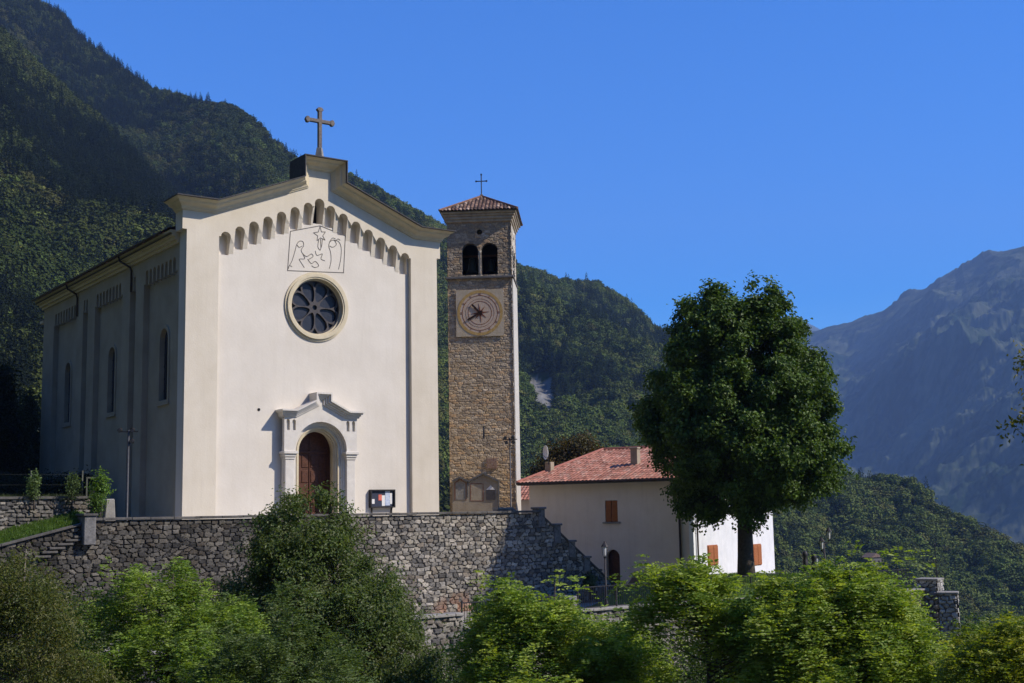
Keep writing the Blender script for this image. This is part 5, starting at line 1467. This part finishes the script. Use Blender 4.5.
# foreground trees, each on the slope below the walls
def fg(name, label, specs, px, Y, seed, n, per, clr, leaf, cols, **kw):
    if 'outline' in kw and kw['outline'] is not None: kw['outline'] = (kw['outline'], Y)
    x = at(px, 600, Y)[0]; b_ = (x, Y, ground_at(x, Y)-.1)
    lobes = [px_lobe(*s_) for s_ in specs]
    return make_tree(name, label, lobes, b_, seed, n, per, clr, leaf, cols, **kw)
Y1 = 38.5
fg('ash_tree', 'dark green bushy tree with grey twigs rising before the church door', [(318, 535, Y1, 42, 40), (300, 510, Y1, 20, 22), (340, 560, Y1, 58, 46), (285, 565, Y1, 46, 40), (270, 600, Y1, 55, 45), (345, 610, Y1-1, 66, 50), (385, 600, Y1, 42, 44),
    (400, 650, Y1, 48, 46), (320, 665, Y1-1.5, 80, 60), (255, 640, Y1, 40, 45), (372, 560, Y1+.5, 25, 30), (300, 730, Y1, 110, 60), (400, 720, Y1, 60, 50)], 330, Y1, 201, 11500, 12, .12, .115,
   [(.09, .14, .03), (.12, .165, .04), (.16, .19, .08), (.065, .105, .02)], bark='barkgrey', trunk_r=.13, clump=(460, .38), outline=[(285, 497), (300, 485), (318, 490), (335, 497), (348, 503), (358, 530), (380, 545), (388, 566), (406, 575), (428, 605), (440, 643), (456, 672), (462, 740), (215, 740), (212, 670), (222, 625), (218, 598), (226, 572), (240, 556), (248, 532), (264, 508)], stems=[(0, 0), (.5, .2), (-.4, .3)], limbs=110, inner=.5, lw=.5)
Y2 = 33.5
fg('acacia_tree', 'bright green feathery tree at left before the retaining wall', [(168, 610, Y2, 45, 40), (150, 590, Y2, 24, 22), (172, 585, Y2, 22, 18), (120, 640, Y2, 42, 44), (205, 640, Y2, 50, 44), (160, 680, Y2-1, 80, 60), (235, 625, Y2, 25, 26), (100, 690, Y2, 50, 50), (200, 660, Y2-1, 46, 40), (222, 650, Y2+1, 36, 34), (205, 610, Y2, 28, 22), (130, 610, Y2, 26, 22)], 160, Y2, 301, 900, 8, .34, .10, GL,
   kind='frond', clump=(140, .30), trunk_r=.10, limbs=60, lw=.42)
Y3 = 28.5
fg('acacia_tree', 'bright green leafy tree at bottom left centre below the dark bushy tree', [(290, 625, Y3, 30, 26), (270, 650, Y3, 48, 36), (320, 660, Y3, 30, 30), (240, 690, Y3, 70, 50), (340, 700, Y3, 60, 45)], 280, Y3, 302, 460, 8, .28, .08,
   [(.075, .12, .025), (.10, .15, .035), (.13, .18, .05)], kind='frond', clump=(60, .30), trunk_r=.09, limbs=40, lw=.42)
Y4 = 27
fg('olive_green_tree', 'sparse yellowish olive tree in the bottom left corner', [(10, 590, Y4, 42, 34), (45, 625, Y4, 46, 42), (15, 660, Y4, 60, 55), (70, 660, Y4, 36, 40), (-30, 610, Y4, 60, 60), (50, 700, Y4, 70, 50), (5, 562, Y4, 20, 18)], 5, Y4, 401, 2600, 10, .11, .08,
   [(.09, .11, .02), (.12, .135, .026), (.17, .165, .05), (.06, .085, .018)], bark='barkgrey', clump=(150, .35), trunk_r=.10, limbs=80, lw=.45)
Y5 = 36
fg('acacia_tree', 'bright green feathery tree at bottom centre before the iron railing', [(505, 615, Y5, 30, 25), (500, 592, Y5, 16, 10), (560, 625, Y5, 42, 28), (575, 600, Y5, 14, 12), (530, 650, Y5, 60, 42), (600, 655, Y5, 52, 36), (640, 680, Y5, 34, 30), (490, 665, Y5, 38, 36), (560, 690, Y5-1, 90, 45), (590, 640, Y5, 40, 26), (520, 630, Y5, 34, 22), (548, 608, Y5, 22, 16), (615, 625, Y5, 24, 14)],
   560, Y5, 303, 1000, 8, .38, .12, GB, kind='frond', clump=(120, .27), trunk_r=.10, limbs=70, lw=.42)
Y6 = 34
fg('acacia_tree', 'airy bright green tree with visible branches before the big tree trunk', [(668, 582, Y6, 20, 10), (705, 572, Y6, 12, 8), (690, 602, Y6, 26, 12), (660, 606, Y6, 20, 12), (715, 606, Y6, 36, 20), (745, 630, Y6, 42, 24), (762, 655, Y6, 46, 28), (712, 640, Y6, 26, 12), (730, 690, Y6, 56, 22), (655, 620, Y6, 16, 8)],
   705, Y6, 304, 330, 8, .40, .13, GB, kind='frond', clump=(62, .24), trunk_r=.11, limbs=90, lw=.42)
Y7 = 33
fg('acacia_tree', 'broad bright green feathery tree filling the bottom right', [(850, 600, Y7, 30, 20), (800, 608, Y7, 32, 16), (790, 628, Y7, 46, 32), (845, 635, Y7, 58, 36), (895, 640, Y7, 40, 22), (820, 678, Y7, 80, 44), (890, 675, Y7, 58, 34), (864, 580, Y7, 14, 7), (938, 668, Y7, 28, 22), (775, 590, Y7, 14, 8), (880, 610, Y7, 26, 16), (900, 625, Y7, 14, 10), (832, 586, Y7, 10, 6)],
   850, Y7, 305, 1500, 8, .40, .12, GB, kind='frond', clump=(170, .25), trunk_r=.14, limbs=110, lw=.42)
Y8 = 27
fg('acacia_tree', 'yellow green leafy tree in the bottom right corner', [(1000, 655, Y8, 34, 26), (1020, 635, Y8, 24, 16), (965, 672, Y8, 34, 26), (1030, 680, Y8, 50, 34), (975, 650, Y8+4, 20, 16)], 1005, Y8, 306, 420, 8, .26, .08,
   [(.22, .27, .02), (.30, .32, .03), (.15, .22, .025)], kind='frond', trunk_r=.08, limbs=40, lw=.45)
Y9 = 40
fg('acacia_tree', 'green tree in shade behind the yellow green one at the right edge', [(990, 640, Y9, 30, 18), (1020, 640, Y9, 40, 20), (960, 650, Y9, 24, 14), (1000, 680, Y9, 70, 40)], 985, Y9, 307, 480, 8, .32, .10, [(.08, .14, .018), (.11, .18, .024)], kind='frond', trunk_r=.1, limbs=40, lw=.42)
# darker understorey shrubs that close the gaps near the bottom
fg('shrub', 'dark green shrub under the airy tree at bottom centre right', [(690, 675, 41, 60, 40), (640, 650, 41, 28, 22), (740, 680, 40, 60, 44), (660, 700, 40, 60, 40)], 690, 41, 501, 700, 20, .2, .12, GD, trunk_r=.08, limbs=40)
fg('shrub', 'dark green shrub against the street wall below the low railing', [(480, 660, 43, 34, 34), (450, 690, 42, 44, 34), (505, 690, 43, 40, 30)], 478, 43, 502, 500, 20, .2, .12, GD, trunk_r=.08, limbs=30)
fg('shrub', 'dark shrub at the foot of the retaining wall at far left', [(60, 620, 40, 40, 34), (110, 650, 39, 44, 34), (20, 600, 41, 40, 40), (30, 660, 38, 60, 44)], 70, 40, 503, 700, 20, .2, .12, GD, trunk_r=.08, limbs=40)
# branch entering at the right edge: a tree standing outside the frame
xE = at(1105, 400, 17)
make_tree('roadside_tree', 'brownish green tree reaching in from beyond the right edge', [px_lobe(1116, 400, 17, 80, 100), px_lobe(1034, 424, 17, 30, 9), px_lobe(1034, 360, 17, 14, 6), px_lobe(1130, 470, 17, 80, 80)], (float(xE[0]), 17, ground_at(xE[0], 17)), 601, 900, 16, .10, .075,
          [(.15, .15, .03), (.21, .20, .04), (.11, .13, .025)], trunk_r=.10, limbs=80, lw=.55)
# brown autumn tree behind the house
Yb = 92
bb = at(572, 470, Yb)
make_tree('autumn_tree', 'brownish autumn tree behind the red tiled roof', [px_lobe(560, 462, Yb, 18, 20), px_lobe(580, 452, Yb, 20, 18), px_lobe(596, 460, Yb, 14, 16), px_lobe(545, 474, Yb, 14, 14), px_lobe(575, 478, Yb, 30, 20)], (float(bb[0]), Yb, -3.9), 602, 520, 24, .32, .26,
          [(.085, .060, .018), (.11, .075, .022), (.06, .055, .018)], trunk_r=.16, trans='leafdense', limbs=30)
# dark trees left of the church, in the garden above the wall
DK = [(.012, .022, .009), (.016, .028, .010), (.022, .034, .012)]
def dark_tree(px, Y, top, w_, seed, label, name='cypress_tree'):
    b_ = at(px, 480, Y)
    lb = [px_lobe(px, top+(515-top)*f_, Y, w_*k_, (515-top)*.24) for f_, k_ in ((.15, .5), (.4, .85), (.65, 1.), (.85, 1.))]
    make_tree(name, label, lb, (float(b_[0]), Y, 1.4), seed, 900, 24, .28, .22, DK, trunk_r=.16, trans='leafdense', limbs=20)
dark_tree(2, 78, 372, 26, 701, 'dark evergreen tree at the left edge beside the church')
dark_tree(28, 84, 400, 20, 702, 'smaller dark evergreen between the left edge tree and church side wall')
dark_tree(-36, 74, 330, 34, 703, 'tall dark evergreen just beyond the left edge of the garden')
hx = [px_lobe(p, 492, 66, 22, 16) for p in (8, 40, 70)]+[px_lobe(84, 488, 67, 14, 12)]
make_tree('hedge', 'dark shaded hedge behind the garden fence left of the church', hx, (float(at(45, 490, 66)[0]), 66, 1.5), 704, 900, 20, .22, .14, DK, trunk_r=.06, trans='leafdense', limbs=20, cat='hedge')
def gplant(px, pyt, pyb, Y, w_, seed, label, cols, name='young_shrub', leaf_=.10):
    b_ = at(px, pyb, Y); t_ = at(px, pyt, Y); h = t_[2]-b_[2]; k_ = Y/F_PX
    lb = [[b_[0], Y, b_[2]+h*f_, w_*k_*g_, w_*k_*g_, h*.22] for f_, g_ in ((.35, .7), (.6, 1.), (.82, .7))]
    return make_tree(name, label, lb, b_, seed, 60, 12, .10, leaf_, cols, trunk_r=.03, limbs=20, inner=.3, cat='shrub')
gplant(34, 473, 503, 50.6, 6, 711, 'pale green young shrub by the fence at far left', [(.10, .16, .05), (.14, .20, .07)])
gplant(72, 474, 503, 51.3, 6, 712, 'thin young shrub by the fence nearest the gate frame', [(.08, .12, .04), (.10, .15, .05)])
gplant(100, 470, 513, 51.0, 11, 713, 'bright green vine hanging over the gate frame', [(.10, .19, .025), (.13, .22, .03)], 'vine', .13)
gplant(96, 495, 514, 50.6, 8, 714, 'low green plant at the foot of the gate frame', [(.07, .13, .02), (.10, .17, .03)], 'garden_plant', .11)
gplant(478, 594, 626, 53, 8, 715, 'small bright sapling behind the low railing', [(.10, .19, .025), (.13, .22, .03)], 'sapling', .12)
gplant(590, 575, 592, 65, 9, 716, 'pale shrub beside the small stone bollard', [(.08, .11, .045), (.12, .14, .06)], 'potted_shrub', .12)
# grass tufts and bank plants: uncountable
def tufts(name, pts, cols, seed, h=.16, per=7):
    r = np.random.default_rng(seed); idx = np.repeat(np.arange(len(pts)), per)
    C = pts[idx]+r.normal(size=(len(idx), 3))*[.06, .06, .02]+[0, 0, h*.4]
    D = r.normal(size=(len(idx), 3))*.35+[0, 0, 1.]
    V, Fc = leaf_quads(C, h*r.uniform(.6, 1.4, len(C)), .022, r, np.array([.3, -1., 0]), D, .05)
    tag(mesh_np(name, V, Fc, M['leaf'], np.repeat(palette(r, len(C), cols), 4, 0)), kind='stuff')
r = np.random.default_rng(3)
uu = r.uniform(-13.5, -6.2, 1600); vv = r.uniform(-5.9, -4.5, 1600)
zz = np.minimum(tp(uu)+.08, .80)+(vv+5.9)/1.55*.42
tufts('bank_grass', np.array([CH.w(a, b2, c_) for a, b2, c_ in zip(uu, vv, zz)]), [(.09, .17, .02), (.13, .22, .03), (.07, .13, .02)], 4, .15)
uu = r.uniform(-13.5, -5.8, 700); vv = r.uniform(-4.3, -3.6, 700)
tufts('garden_weeds', np.array([CH.w(a, b2, 1.5) for a, b2 in zip(uu, vv)]), [(.06, .09, .02), (.10, .11, .03), (.05, .08, .02)], 5, .42)
ii = r.integers(0, LX.size, 2600)
P_ = np.stack([WX.ravel()[ii]+r.normal(size=2600)*.1, WY.ravel()[ii]+r.normal(size=2600)*.1, (-3.58+mound).ravel()[ii]], -1)
P_ = P_[P_[:, 2] > -3.4]
tufts('lawn_blades', P_, [(.09, .17, .02), (.13, .22, .03)], 6, .13)
n_ = 26000
X_ = r.uniform(-45, 45, n_); Y_ = r.uniform(14, 47, n_); dd = (X_-LW0[0])*LN[0]+(Y_-LW0[1])*LN[1]
k_ = (dd > .3) & (np.abs(X_) < Y_*.5+3) 
P_ = np.stack([X_, Y_, g_height(X_, Y_)], -1)[k_]
tufts('ground_cover', P_, [(.04, .07, .012), (.06, .10, .02), (.03, .05, .012)], 7, .5, 5)
